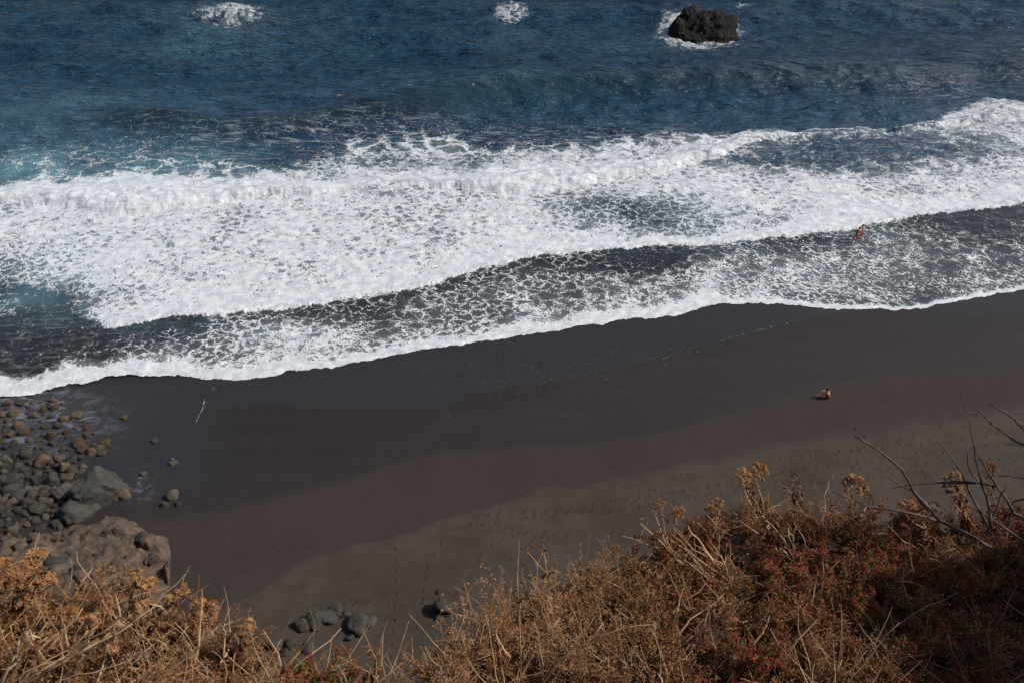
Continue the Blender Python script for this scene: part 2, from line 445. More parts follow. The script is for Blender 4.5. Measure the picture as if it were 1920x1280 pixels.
# ------------------------------------------------------------------ the sea, one sheet to the horizon
def build_sea():
    xs = np.concatenate([np.linspace(-2600, -160, 60, endpoint=False), np.arange(-160, 2080, 2.2), np.linspace(2080, 4500, 60)])
    nc = len(xs)
    e0 = E0(xs) + 4.5 * fbm2(xs / 42, xs * 0, 3, 5) + 3.2 * fbm2(xs / 12, xs * 0, 4, 6, 0.7)
    f = np.concatenate([np.linspace(0, 1, 330)])
    top = -90
    rows = [e0 + (top - e0) * t ** 1.0 for t in f]
    far = -90 - (609 - 90 - 1.5) * (1 - (1 - np.linspace(0, 1, 70)[1:]) ** 1.8)
    rows += [np.full(nc, y) for y in far]
    py = np.array(rows); px = np.broadcast_to(xs, py.shape).copy()
    X, Y, Z = onto(px, py, water_base)
    x, y = px, py
    e1 = E1(x) + 4.5 * fbm2(x / 38, x * 0, 3, 15) + 3.4 * fbm2(x / 11, x * 0, 4, 16, 0.7)
    e0g = np.broadcast_to(e0, y.shape)
    d0, d1 = e0g - y, e1 - y
    lo = fbm2(X / 7, Y / 7, 4, 31); mid = fbm2(X / 2.5, Y / 2.5, 4, 41); fine = fbm2(X / 0.7, Y / 0.7, 3, 51)
    bb, bt = BB(x) + 5 * fbm2(x / 45, x * 0, 4, 61) + 2.0 * mid + 1.5 * fine, BT(x) + 9 * fbm2(x / 60, x * 0, 3, 62)
    e4 = E4(x) + 14 * fbm2(x / 55, x * 0, 4, 63) + 8 * mid
    bw, ba = BW(x), BA(x)
    left = smooth(x, 330, 90)
    # swash between the two fronts
    wid0 = np.interp(x, [-900, 60, 250, 450, 700, 1100, 1330, 1350, 1600, 2820], [17, 17, 14, 8, 6, 8, 14, 5, 3, 3])
    wid0 = wid0 * (1 + 0.55 * fbm2(x / 70, x * 0, 3, 66))
    sw = 0.565 + 0.09 * lo
    sw = sw - 0.26 * left * smooth(y, 735, 690) - 0.20 * ell(x, y, 1190, 490, 90, 22) - 0.20 * smooth(x, 1640, 1880) * smooth(d1, -120, -20)
    sw = sw + 0.30 * np.exp(-d0 / (wid0 * 2.6)) * smooth(x, 1500, 1250) + 0.10 * ell(x, y, 1500, 520, 220, 50)
    sw = sw - 0.16 * ell(x, y, 300, 620, 130, 26) - 0.10 * np.exp(-np.abs(d1 + 12) / 14)
    sw = sw + 0.18 * ell(x, y, 520, 625, 160, 35) - 0.08 * ell(x, y, 700, 600, 140, 30)
    sw = np.maximum(sw, 0.09) + 1.1 * np.exp(-(d0 / wid0) ** 2) + 0.35 * np.exp(-(d0 / (wid0 * 1.9)) ** 2)
    # wide white sheet behind the second front
    sh = 0.775 + 0.10 * lo + 0.06 * mid
    sh = sh - 0.26 * ell(x, y, 1270, 425, 190, 42) - 0.42 * ell(x, y, 1600, 282, 230, 40) - 0.10 * ell(x, y, 1850, 290, 120, 50)
    sh = sh - 0.22 * ell(x, y, 1180, 385, 130, 22) - 0.12 * smooth(x, 260, 40) * smooth(y, 420, 500) - 0.16 * ell(x, y, 1420, 300, 90, 18)
    sh = sh - 0.28 * ell(x, y, 70, 560, 90, 30) + 0.06 * ell(x, y, 1550, 370, 260, 30)
    w1 = smooth(x, 175, 225)
    sh = sh + w1 * (0.8 * np.exp(-(d1 / 9) ** 2) + 0.2 * np.exp(-np.maximum(d1, 0) / 26))
    s1 = smooth(d1, -1.0 - 26 * (1 - w1), 1.0 + 26 * (1 - w1))
    dens = sw * (1 - s1) + sh * s1
    # above the bores: lace thinning out to clear water
    u = np.clip((bt - y) / np.maximum(bt - e4, 6), -1, 3)
    lacy = 0.82 - 0.34 * np.clip(u, 0, 1) + 0.12 * mid + 0.10 * lo
    lacy = lacy * smooth(u, 1.15, 0.75) * np.interp(x, [-900, 0, 300, 560, 700], [0.38, 0.42, 0.5, 0.88, 1.0])
    lacy = lacy + smooth(x, 620, 480) * (0.75 * np.exp(-np.maximum(bt - y, 0) / (9 + 6 * mid)) + 0.18 * np.exp(-np.maximum(bt - y, 0) / 40))
    lacy = lacy * (1 - 0.8 * smooth(x, 1460, 1510) * smooth(x, 1790, 1740)) + 0.6 * np.exp(-((bt - y - 3) / 2.2) ** 2) * smooth(x, 1460, 1510) * smooth(x, 1790, 1740)
    ab = smooth(bt - y, -6, 4)
    dens = dens * (1 - ab) + lacy * ab
    # bores: solid churned white
    sbore = np.clip((bb - y) / np.maximum(bb - bt, 4), 0, 1)
    inb = smooth(bb - y, -1.5, 1.5) * smooth(bt - y, 6, -4)
    dens = dens + inb * bw * 0.9
    # foam about rocks, breaking specks, patches seaward
    def add(cx, cy, rx, ry, a, p=1.0):
        return a * ell(x, y, cx, cy, rx, ry, p)
    sea = add(1312, 68, 84, 34, 1.5, 1.6) + add(1255, 50, 26, 24, 0.75) + add(430, 34, 78, 22, 0.95, 1.2) + add(455, 25, 34, 9, 0.5) + add(958, 27, 38, 17, 1.2, 1.3)
    sea = sea + add(1770, 165, 90, 17, 0.36) + add(1830, 185, 70, 8, 0.30) + add(1700, 180, 60, 12, 0.2)
    sea = sea + add(110, 300, 200, 32, 0.16) + add(30, 320, 120, 30, 0.15) + add(120, 205, 110, 14, 0.22) + add(610, 260, 70, 20, 0.1)
    for (cx, cy, rx) in ((641, 200, 9), (804, 176, 9), (720, 187, 6), (970, 149, 12), (965, 132, 14), (1087, 146, 5), (395, 150, 4), (662, 184, 5), (1395, 12, 22), (1385, 17, 7),
                         (1840, 118, 16), (1880, 122, 22), (1910, 118, 14), (1170, 26, 6), (690, 182, 5), (770, 181, 6)):
        sea = sea + add(cx, cy, rx, 2.4, 0.85)
    dens = dens + sea * (0.72 + 0.5 * fine + 0.3 * mid) * smooth(y, 330, 300)
    dens = np.clip(dens, 0, 1.25)
    dens[0:1] = 1.2
    turq = add(50, 320, 210, 36, 0.60) + add(300, 308, 170, 30, 0.28) + add(20, 260, 120, 30, 0.3) + add(40, 560, 130, 45, 0.20) + add(170, 480, 150, 60, 0.22) + add(860, 320, 90, 20, 0.35)
    turq = turq + add(420, 80, 170, 40, 0.30) + add(130, 205, 180, 20, 0.2) + add(1240, 110, 110, 25, 0.05) + add(960, 70, 110, 30, 0.10) + add(1270, 90, 150, 25, 0.12) + add(930, 200, 500, 40, 0.03) + add(1230, 400, 240, 60, 0.12) + add(300, 600, 160, 40, 0.12)
    turq = turq + add(800, 170, 330, 30, 0.06) + 0.15 * smooth(y, 460, 330) * smooth(y, 300, 340) * (x < 700) + 0.10 * np.exp(-np.abs(d1 - 25) / 18)
    turq = np.clip(turq * (0.8 + 0.9 * lo + 0.5 * mid), 0, 1)
    shallow = np.clip(smooth(y, 225, 430) * 0.9 + smooth(d1, 10, -20) * 0.6 + 0.3 * ell(x, y, 1000, 255, 600, 50), 0, 1)
    face = np.exp(-((y - CR(x) - 34) / 19) ** 2) * np.interp(x, [-900, 150, 260, 430, 520, 650, 1500, 2000], [0.3, 0.5, 1.0, 0.8, 0.8, 1.0, 0.9, 0.6])  # band along the swell front where the darkening is painted
    shallow = np.clip(shallow + 0.15 * face, 0, 1)  # adds the swell front's painted darkening to the thin-water mask
    streak = np.clip(add(350, 300, 330, 60, 0.8) + add(1750, 175, 150, 24, 0.45) + add(1100, 262, 330, 26, 0.9) + add(760, 255, 180, 28, 0.9) + 0.4 * ell(x, y, 120, 640, 190, 80) + add(1650, 290, 260, 40, 0.5)
                     + add(430, 38, 95, 26, 0.5) + add(1320, 70, 100, 32, 0.4) + 0.25 * smooth(x, 1500, 1900) * smooth(d1, 5, -30), 0, 1)
    calm = np.interp(y, [-200, 120, 230, 330, 430, 800], [1.15, 1.1, 0.45, 0.22, 0.06, 0.03]) * np.ones_like(x)
    calm = calm * (1 - 0.7 * np.clip(face, 0, 1))
    # ---- relief
    dz = np.zeros_like(X)
    amp = np.interp(y, [-400, -90, 120, 260, 340, 430, 560], [1.0, 1.0, 0.8, 0.4, 0.22, 0.05, 0.0])
    r2 = np.random.default_rng(3)
    for k in range(46):
        L = 2.2 * (1.085 ** k) if k < 30 else r2.uniform(3, 12)
        ang = R(-100) + r2.normal(0, 0.55); ph = r2.uniform(0, 6.28)
        kx, ky = math.cos(ang) * 6.283 / L, math.sin(ang) * 6.283 / L
        s = np.sin(kx * X + ky * Y + ph + 1.3 * fbm2(X / 19, Y / 19, 2, 70 + k % 3))
        dz += 0.0125 * L ** 0.85 * (s + 0.35 * (s * s - 0.5)) * np.clip(L / np.maximum(np.abs(Y) * 0.004, 1.2) - 0.2, 0, 1)
    dz *= amp * 0.8
    dz += 0.10 * amp * fbm2(X / 2.2, Y / 1.3, 4, 80) * smooth(Y, 400, 160)
    # the swell that is about to break
    Xc, Yc, _ = onto(x, CR(x) + 22, water_base)
    dd = Y - Yc
    dz += 2.5 * np.where(dd > 0, np.exp(-(dd / 9) ** 2), np.exp(-(dd / 4.0) ** 2)) * np.interp(x, [-900, 150, 300, 420, 520, 900, 1500, 2000], [0.9, 0.6, 0.9, 0.55, 0.6, 1.0, 0.9, 0.8])
    Xe, Ye2, _ = onto(x, np.full_like(x, 20.0), water_base)
    dz += 0.5 * np.exp(-((Y - Ye2 - 0.08 * X) / 7) ** 2)
    # bores
    lump = 0.80 + 0.22 * fbm2(X / 0.8, Y / 0.8, 4, 90) + 0.34 * fbm2(X / 4, Y / 4, 2, 95)
    prof = np.sin(np.pi * sbore ** 0.7) ** 0.8 * (bb > y) * (sbore < 1)
    dz += ba * np.maximum(prof * lump, 0) * 0.75
    # low foam lips on the two fronts and uneven foam
    dz += (0.16 * np.exp(-(np.maximum(d1, 0) / 9) ** 2) * (d1 > 0) * smooth(x, 175, 225) + 0.05 * smooth(d1, 0, 60)) * (1 + 0.6 * fine)
    dz += 0.05 * np.exp(-((d0 - wid0 * 0.8) / (wid0 * 0.7)) ** 2) * (1 + 0.8 * fine) * smooth(d0, 0, 5) + 0.02 * smooth(d0, 0, 12)
    dz += 0.05 * np.clip(dens - 0.4, 0, 1) * mid * smooth(d0, 2, 20)
    # water thrown up at the rocks
    for (cx, cy, rx, ry, hh) in ((1255, 52, 22, 16, 1.0), (1310, 84, 60, 7, 0.5), (440, 30, 40, 10, 0.5), (958, 26, 26, 9, 0.9)):
        dz += hh * ell(x, y, cx, cy, rx, ry) * (0.6 + 0.9 * np.abs(fine) + 0.4 * mid)
    co = np.stack([X, Y, Z + dz], -1).reshape(-1, 3)
    me = mesh_np("sea_water", co, grid_quads(*X.shape), [M_water],
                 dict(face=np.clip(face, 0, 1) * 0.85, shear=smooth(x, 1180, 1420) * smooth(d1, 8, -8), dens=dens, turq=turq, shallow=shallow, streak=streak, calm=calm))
    tag(link("sea_water", me), "blue sea with white breakers and lacy foam rolling onto the black beach", kind="structure")

# ------------------------------------------------------------------ the beach
DRY = cv([(-600, 1330), (300, 1190), (400, 1150), (480, 1112), (560, 1062), (650, 1026), (760, 1006), (850, 970), (960, 938), (1020, 908), (1070, 914), (1150, 900), (1250, 880), (1400, 852),
          (1550, 822), (1700, 796), (1920, 765), (2600, 660)])
WET = cv([(-600, 1060), (250, 990), (420, 962), (530, 930), (650, 900), (700, 878), (760, 860), (850, 846), (1000, 840), (1100, 834), (1200, 820), (1300, 796), (1400, 770),
          (1500, 742), (1600, 714), (1700, 705), (1920, 682), (2600, 600)])

def seg_dist(x, y, pts):
    d = np.full(x.shape, 1e9)
    for (x0, y0), (x1, y1) in zip(pts[:-1], pts[1:]):
        vx, vy = x1 - x0, y1 - y0
        t = np.clip(((x - x0) * vx + (y - y0) * vy) / (vx * vx + vy * vy), 0, 1)
        d = np.minimum(d, np.hypot(x - x0 - t * vx, y - y0 - t * vy))
    return d

def build_sand():
    xs = np.concatenate([np.linspace(-2600, -160, 50, endpoint=False), np.arange(-160, 2080, 2.0), np.linspace(2080, 4500, 50)])
    e0 = E0(xs)
    rows = [np.full(len(xs), v) for v in (-607.5, -600, -570, -500, -350, -200, 0, 150, 300)]
    rows += [300 + (e0 - 40 - 300) * t for t in (0.4, 0.8, 1.0)]
    rows += [e0 - 40 + (1300 - e0 + 40) * t for t in np.linspace(0, 1, 290)[1:]]
    rows += [np.full(len(xs), v) for v in (1330, 1400, 1500, 1700, 1900, 2050)]
    py = np.array(rows); px = np.broadcast_to(xs, py.shape).copy()
    X, Y, Z = onto(px, py, sand_h)
    x, y = px, py
    lo, mid = fbm2(X / 4, Y / 4, 4, 131), fbm2(X / 1.1, Y / 1.1, 4, 141)
    dry = y - DRY(x) - 8 * lo - 4 * mid
    wtl = y - WET(x) - 5 * lo
    w_soft = np.interp(x, [0, 500, 1000, 1300, 1500, 1900], [16, 9, 8, 22, 45, 60])
    moist = smooth(dry, w_soft * 0.4, -w_soft * 0.4)
    w2 = np.interp(x, [0, 300, 700, 1100, 1900], [45, 26, 9, 9, 18]); wet = smooth(wtl, w2, -w2)
    # older, fainter tide lines
    t3 = cv([(-600, 960), (300, 935), (380, 922), (480, 890), (560, 868), (640, 850), (760, 815), (850, 770), (1000, 745), (1150, 700), (1500, 640), (1920, 600), (2600, 500)])
    wet = wet * (0.82 + 0.18 * smooth(y - t3(x) - 8 * lo, 8, -8))
    film = smooth(x, 470, 330) * smooth(y, 960, 880) * smooth(y, 600, 700)
    film = np.maximum(film, 0.8 * smooth(y - cv([(400, 760), (840, 770), (870, 740), (1100, 705), (1290, 655), (1510, 595), (1600, 581), (1920, 590)])(x) - 3 * mid, 5, -5))
    dz = 0.03 * fbm2(X / 5, Y / 5, 3, 150) * smooth(wtl, -5, 60)
    dz += 0.05 * smooth(dry, -4, 10) + 0.02 * mid * smooth(dry, 0, 30)
    # foot tracks: heel-and-toe dents in the soft dry sand
    foot = np.zeros_like(x)
    r2 = np.random.default_rng(5)
    tracks = [[(870, 972), (930, 966), (1050, 955), (1150, 940), (1250, 926), (1370, 905), (1500, 880), (1700, 855), (1920, 830)],
              [(880, 985), (1000, 968), (1060, 960), (1130, 962), (1230, 945), (1350, 922), (1450, 905), (1560, 905), (1700, 890), (1930, 880)],
              [(860, 985), (940, 992), (1000, 1000), (1060, 1003), (1120, 1005), (1180, 1002)],
              [(1420, 858), (1500, 855), (1600, 845), (1700, 822), (1760, 800), (1810, 775), (1800, 740)],
              [(1560, 870), (1640, 880), (1720, 872), (1800, 862), (1930, 860)],
              [(738, 1010), (740, 1060), (742, 1120), (736, 1180), (730, 1230)], [(838, 1000), (800, 1060), (790, 1120), (780, 1180)],
              [(960, 1050), (985, 1020), (1010, 1012)], [(790, 1125), (860, 1112), (940, 1105)], [(1560, 790), (1600, 800), (1630, 830), (1600, 850)],
              [(860, 1120), (900, 1040), (960, 1000)], [(1480, 870), (1560, 850), (1660, 838), (1780, 828), (1930, 800)], [(600, 1140), (680, 1130), (760, 1135)]]
    prints = []
    for tr in tracks:
        tr = np.array(tr, float); seg = np.hypot(*(tr[1:] - tr[:-1]).T); cum = np.concatenate([[0], np.cumsum(seg)])
        s = 0; k = 0
        while s < cum[-1]:
            qx, qy = np.interp(s, cum, tr[:, 0]), np.interp(s, cum, tr[:, 1])
            prints.append((qx + r2.normal(0, 1.5), qy + (1.4 if k % 2 else -1.4) + r2.normal(0, 0.7), r2.uniform(0.6, 1.0)))
            s += (5.5 if k % 2 else r2.uniform(13, 22)) + r2.normal(0, 1); k += 1
    for _ in range(40):
        qx = r2.uniform(1180, 1930); qy = DRY(np.array([qx]))[0] + r2.uniform(6, 110); prints.append((qx, qy, r2.uniform(0.3, 0.8)))
    for _ in range(30):
        qx = r2.uniform(560, 1180); qy = DRY(np.array([qx]))[0] + r2.uniform(30, 240); prints.append((qx, qy, r2.uniform(0.2, 0.55)))
    for (qx, qy, a) in prints:
        ci = np.searchsorted(xs, qx); c0, c1 = max(ci - 6, 0), min(ci + 6, len(xs))
        col = y[:, ci]; ri = np.argmin(np.abs(col - qy)); r0, r1 = max(ri - 6, 0), min(ri + 6, len(rows))
        sx, sy = x[r0:r1, c0:c1], y[r0:r1, c0:c1]
        g = np.exp(-((sx - qx) / 2.1) ** 2 - ((sy - qy) / 1.35) ** 2)
        dz[r0:r1, c0:c1] -= 0.07 * a * g
        dz[r0:r1, c0:c1] += 0.02 * a * np.exp(-((sx - qx - 4) / 2.6) ** 2 - ((sy - qy) / 2.5) ** 2)
        foot[r0:r1, c0:c1] = np.maximum(foot[r0:r1, c0:c1], g * a)
    # thin lines of left-behind foam
    lace = np.zeros_like(x)
    l1 = [(1590, 582), (1512, 588), (1508, 596), (1480, 605), (1400, 624), (1352, 638), (1325, 655), (1290, 659), (1240, 672), (1190, 686), (1135, 702)]
    lace = np.maximum(lace, 0.97 * np.exp(-(seg_dist(x, y + 3 * mid, l1) / 1.9) ** 2) * smooth(x, 1130, 1260))
    lace = np.maximum(lace, 0.32 * ell(x, y, 1220, 665, 170, 30) * (0.6 + lo))
    lace = np.maximum(lace, 0.22 * ell(x, y, 1000, 700, 260, 40))
    lace = np.maximum(lace, 1.1 * np.exp(-(seg_dist(x, y + 2 * mid, [(384, 748), (380, 765), (372, 780), (366, 795)]) / 2.8) ** 2))
    lace = np.maximum(lace, 0.72 * np.exp(-(seg_dist(x, y, [(410, 716), (398, 733), (384, 748)]) / 2.5) ** 2))
    for l in ([(318, 868), (300, 885), (288, 905), (262, 922)], [(275, 880), (262, 900), (258, 915)], [(285, 925), (262, 935), (250, 938)], [(262, 895), (280, 878)], [(322, 860), (335, 866), (326, 872)]):
        lace = np.maximum(lace, 0.97 * np.exp(-(seg_dist(x, y + 3 * mid, l) / 2.4) ** 2))
    lace = np.maximum(lace, (0.62 + 0.5 * mid) * ell(x, y, 90, 790, 110, 55))
    lace = np.maximum(lace, 0.8 * ell(x, y, 268, 918, 18, 10))
    # faint line along the old tide mark in the wet sand
    lace = np.maximum(lace, 0.60 * np.exp(-(seg_dist(x, y, [(840, 778), (850, 765), (880, 752), (940, 742), (1000, 730), (1040, 705)]) / 2.2) ** 2))
    wisp = 0.85 * ell(x, y, 60, 790, 130, 62, 1.5) + 0.3 * ell(x, y, 265, 915, 26, 30)
    sea = smooth(y, E0(x) - 10, E0(x) - 40)
    Z = np.where(y < E0(x) - 30, Z - 0.15, Z)
    co = np.stack([X, Y, Z + dz], -1).reshape(-1, 3)
    me = mesh_np("beach_sand", co, grid_quads(*X.shape), [M_sand], dict(wet=np.maximum(wet, sea), moist=moist, film=film, foot=foot, wisp=np.clip(wisp, 0, 1), lace=np.clip(lace, 0, 1.1)))
    tag(link("beach_sand", me), "black volcanic sand beach with wet bands, tide lines and footprints", kind="structure")

build_sea()
build_sand()

# ------------------------------------------------------------------ rocks
def ico(sub):
    bm = bmesh.new(); bmesh.ops.create_icosphere(bm, subdivisions=sub, radius=1.0)
    v = np.array([p.co[:] for p in bm.verts]); f = np.array([[q.index for q in p.verts] for p in bm.faces]); bm.free()
    return v, f
ICO = {k: ico(k) for k in (2, 3, 4, 5)}

def rock_shape(seed, sub=3, rough=0.22, facets=6, freq=1.2, sq=0.75):
    v, f = ICO[sub]; v = v.copy(); r2 = np.random.default_rng(seed)
    n = r2.normal(size=(facets, 3)); n /= np.linalg.norm(n, axis=1)[:, None]
    for k in range(facets):
        d = v @ n[k]; lim = r2.uniform(0.55, 0.9)
        v -= np.outer(np.maximum(d - lim, 0) * 0.85, n[k])
    o = r2.uniform(0, 50, 3)
    r = 1 + rough * fbm3(v[:, 0] * freq + o[0], v[:, 1] * freq + o[1], v[:, 2] * freq + o[2], 5, seed)
    return v * r[:, None] * np.array([1, 1, sq]), f

ROCKV = [rock_shape(100 + i, 3, 0.34, 12, 1.3, 0.85) for i in range(9)] + [rock_shape(140 + i, 5, 0.24, 22, 1.5, 0.8) for i in range(5)]
ROCKV[9] = (ROCKV[9][0] * (1 - 0.10 * np.exp(-(fbm3(*(ROCKV[9][0].T * 1.6), 3, 7) / 0.07) ** 2))[:, None], ROCKV[9][1])
_rc = {}
def rock_mesh(i, mat):
    key = (i, mat.name)
    if key not in _rc:
        v, f = ROCKV[i]; _rc[key] = mesh_np("stone", v, f, [mat])
    return _rc[key]

def stone(px, py, wpx, hpx, mat, name="stone", label=None, group=None, cat="stone", seedi=None, sink=0.25, rz=None, tilt=0.25, hf=None):
    """a stone about wpx wide, standing on the beach; hpx gives its apparent height"""
    X, Y, Z = [float(q) for q in onto(px, py, hf or sand_h)]
    depth = Y * cp + (CAM_Z - Z) * sp_
    s = wpx / FPX * depth / 2
    i = random.randrange(9) if seedi is None else seedi
    o = link(name, rock_mesh(i, mat))
    k = hpx / max(wpx, 1)
    o.scale = (s, s * (0.55 + 0.45 * k), s * min(1.3, 0.35 + 0.9 * k))
    o.rotation_euler = (random.uniform(-tilt, tilt), random.uniform(-tilt, tilt), (random.uniform(-0.5, 0.5) if rz is None else rz))
    o.location = (X, Y, Z + o.scale[2] * (0.8 - 2 * sink) * 0.6)
    return tag(o, label, cat, group)

# the islet offshore
def sea_rocks():
    parts_v, parts_f, b = [], [], 0
    X0, Y0, _ = [float(q) for q in onto(1318, 78, lambda X, Y: 0 * X)]
    k = 117 / FPX                      # metres per photo pixel there
    lobes = [(-1, 3.0, 50 * k, 3.2, 3.2, 201), (28, 3.0, 33 * k, 2.9, 3.6, 202), (-20, 3.4, 28 * k, 2.4, 3.7, 203), (-45, 1.5, 16 * k, 1.8, 2.8, 204),
             (-26, 0.4, 26 * k, 2.0, 1.5, 205), (26, 1.0, 34 * k, 2.4, 2.0, 206), (-8, 0.0, 24 * k, 1.6, 1.0, 207), (44, 2.5, 16 * k, 2.0, 2.6, 208), (2, 1.6, 30 * k, 2.2, 2.4, 209)]
    for (ox, oy, rx, ry, rz, sd) in lobes:
        v, f = ICO[5 if rx > 2 else 4]
        v = v.copy(); o = np.array([sd * 1.7, sd * 0.3, 0])
        a = np.array([ox * k, oy, 0]); sc = np.array([rx, ry, rz])
        p = v * sc + a
        n1 = fbm3(p[:, 0] / 1.6, p[:, 1] / 1.6, p[:, 2] / 2.2, 5, 11, 0.6)
        rid = 1 - 2 * np.abs(fbm3(p[:, 0] / 2.4 + 9, p[:, 1] / 2.4, p[:, 2] / 1.6, 4, 19, 0.6))
        n4 = fbm3(p[:, 0] / 0.5, p[:, 1] / 0.5, p[:, 2] / 0.5, 4, 23, 0.6)
        r = 1 + 0.34 * n1 + 0.20 * (rid - 0.4) + 0.10 * n4
        p = v * sc * r[:, None] + a
        parts_v.append(p); parts_f.append(f + b); b += len(v)
    me = mesh_np("sea_rock", np.concatenate(parts_v), np.concatenate(parts_f), [M_searock], smooth_=False)
    o = link("sea_rock", me, loc=(X0, Y0, -0.2))
    tag(o, "jagged dark lava islet rising from the sea ringed by white foam", "rock")
    X1, Y1, _ = [float(q) for q in onto(432, 24, lambda X, Y: 0 * X)]
    v, f = rock_shape(301, 4, 0.5, 8, 1.6, 1.0)
    o = link("sea_rock", mesh_np("sea_rock_tip", v, f, [M_searock], smooth_=False), loc=(X1, Y1, 0.35))
    o.scale = (0.75, 0.6, 1.0); o.rotation_euler = (0.2, 0.5, 0.4)
    tag(o, "small dark rock tip just breaking the surface inside the far left foam patch", "rock")
    X1, Y1, _ = [float(q) for q in onto(921, 22, lambda X, Y: 0 * X)]
    o = link("sea_rock", mesh_np("sea_rock_low", v, f, [M_searock], smooth_=False), loc=(X1, Y1, 0.1))
    o.scale = (0.6, 0.6, 0.6)
    tag(o, "low dark rock awash beside the small foam patch at the top centre", "rock")
sea_rocks()

# the rock shelf at the foot of the cliff, lower left
LB = [(-700, 1000), (-100, 1030), (0, 1010), (90, 1000), (140, 985), (215, 975), (255, 978), (285, 1005), (312, 1010), (318, 1050), (300, 1075), (322, 1110), (335, 1150), (400, 1185), (440, 1230), (520, 1330), (560, 1500)]
def build_ledge():
    xs = np.arange(-700, 620, 3.0); ys = np.arange(955, 1500, 3.0)
    x, y = np.meshgrid(xs, ys)
    X, Y, Z = onto(x, y, sand_h)
    top = np.interp(x, [p[0] for p in LB], [p[1] for p in LB])
    # inside where below the outline; the outline turns down at the right
    d = seg_dist(x, y, LB)
    ins = (y > top)
    d = np.where(ins, d, -d)
    n = fbm2(X / 1.6, Y / 1.6, 5, 161, 0.55); n2 = fbm2(X / 5, Y / 5, 3, 162); n3 = fbm2(X / 0.5, Y / 0.5, 4, 163)
    hh = smooth(d + 16 * n + 7 * n3, -6, 30) * (1.15 + 0.5 * n + 0.5 * n2 + 0.17 * n3) + 0.009 * np.maximum(d, 0)
    rid = np.abs(fbm2(X / 2.2 + 5, Y / 2.2, 4, 164))
    hh = hh - 0.75 * smooth(rid, 0.12, 0.0) * smooth(d, 0, 20)
    Zt = Z - 0.3 + hh * 1.05 + 0.3 * smooth(d, -4, 2)
    co = np.stack([X, Y, Zt], -1).reshape(-1, 3)
    me = mesh_np("rock_ledge", co, grid_quads(*x.shape), [M_ledge])
    tag(link("rock_ledge", me), "weathered brown rock shelf at the foot of the cliff", kind="structure")
    def f(Xq, Yq):
        i = int(np.argmin((X - Xq) ** 2 + (Y - Yq) ** 2)); return float(Zt.flat[i])
    return f
ledge_h = build_ledge()

def in_poly(x, y, poly):
    c = False; j = len(poly) - 1
    for i in range(len(poly)):
        xi, yi = poly[i]; xj, yj = poly[j]
        if (yi > y) != (yj > y) and x < (xj - xi) * (y - yi) / (yj - yi) + xi: c = not c
        j = i
    return c

def near_label(x, y, marks):
    best = min(marks, key=lambda q: (x - q[0]) ** 2 + (1.2 * (y - q[1])) ** 2)
    dx, dy = x - best[0], y - best[1]
    r = math.hypot(dx, dy)
    if abs(dx) > abs(dy): d = "left of" if dx < 0 else "right of"
    else: d = "above" if dy < 0 else "below"
    return ("just " if r < 34 else "") + d + " " + best[2]

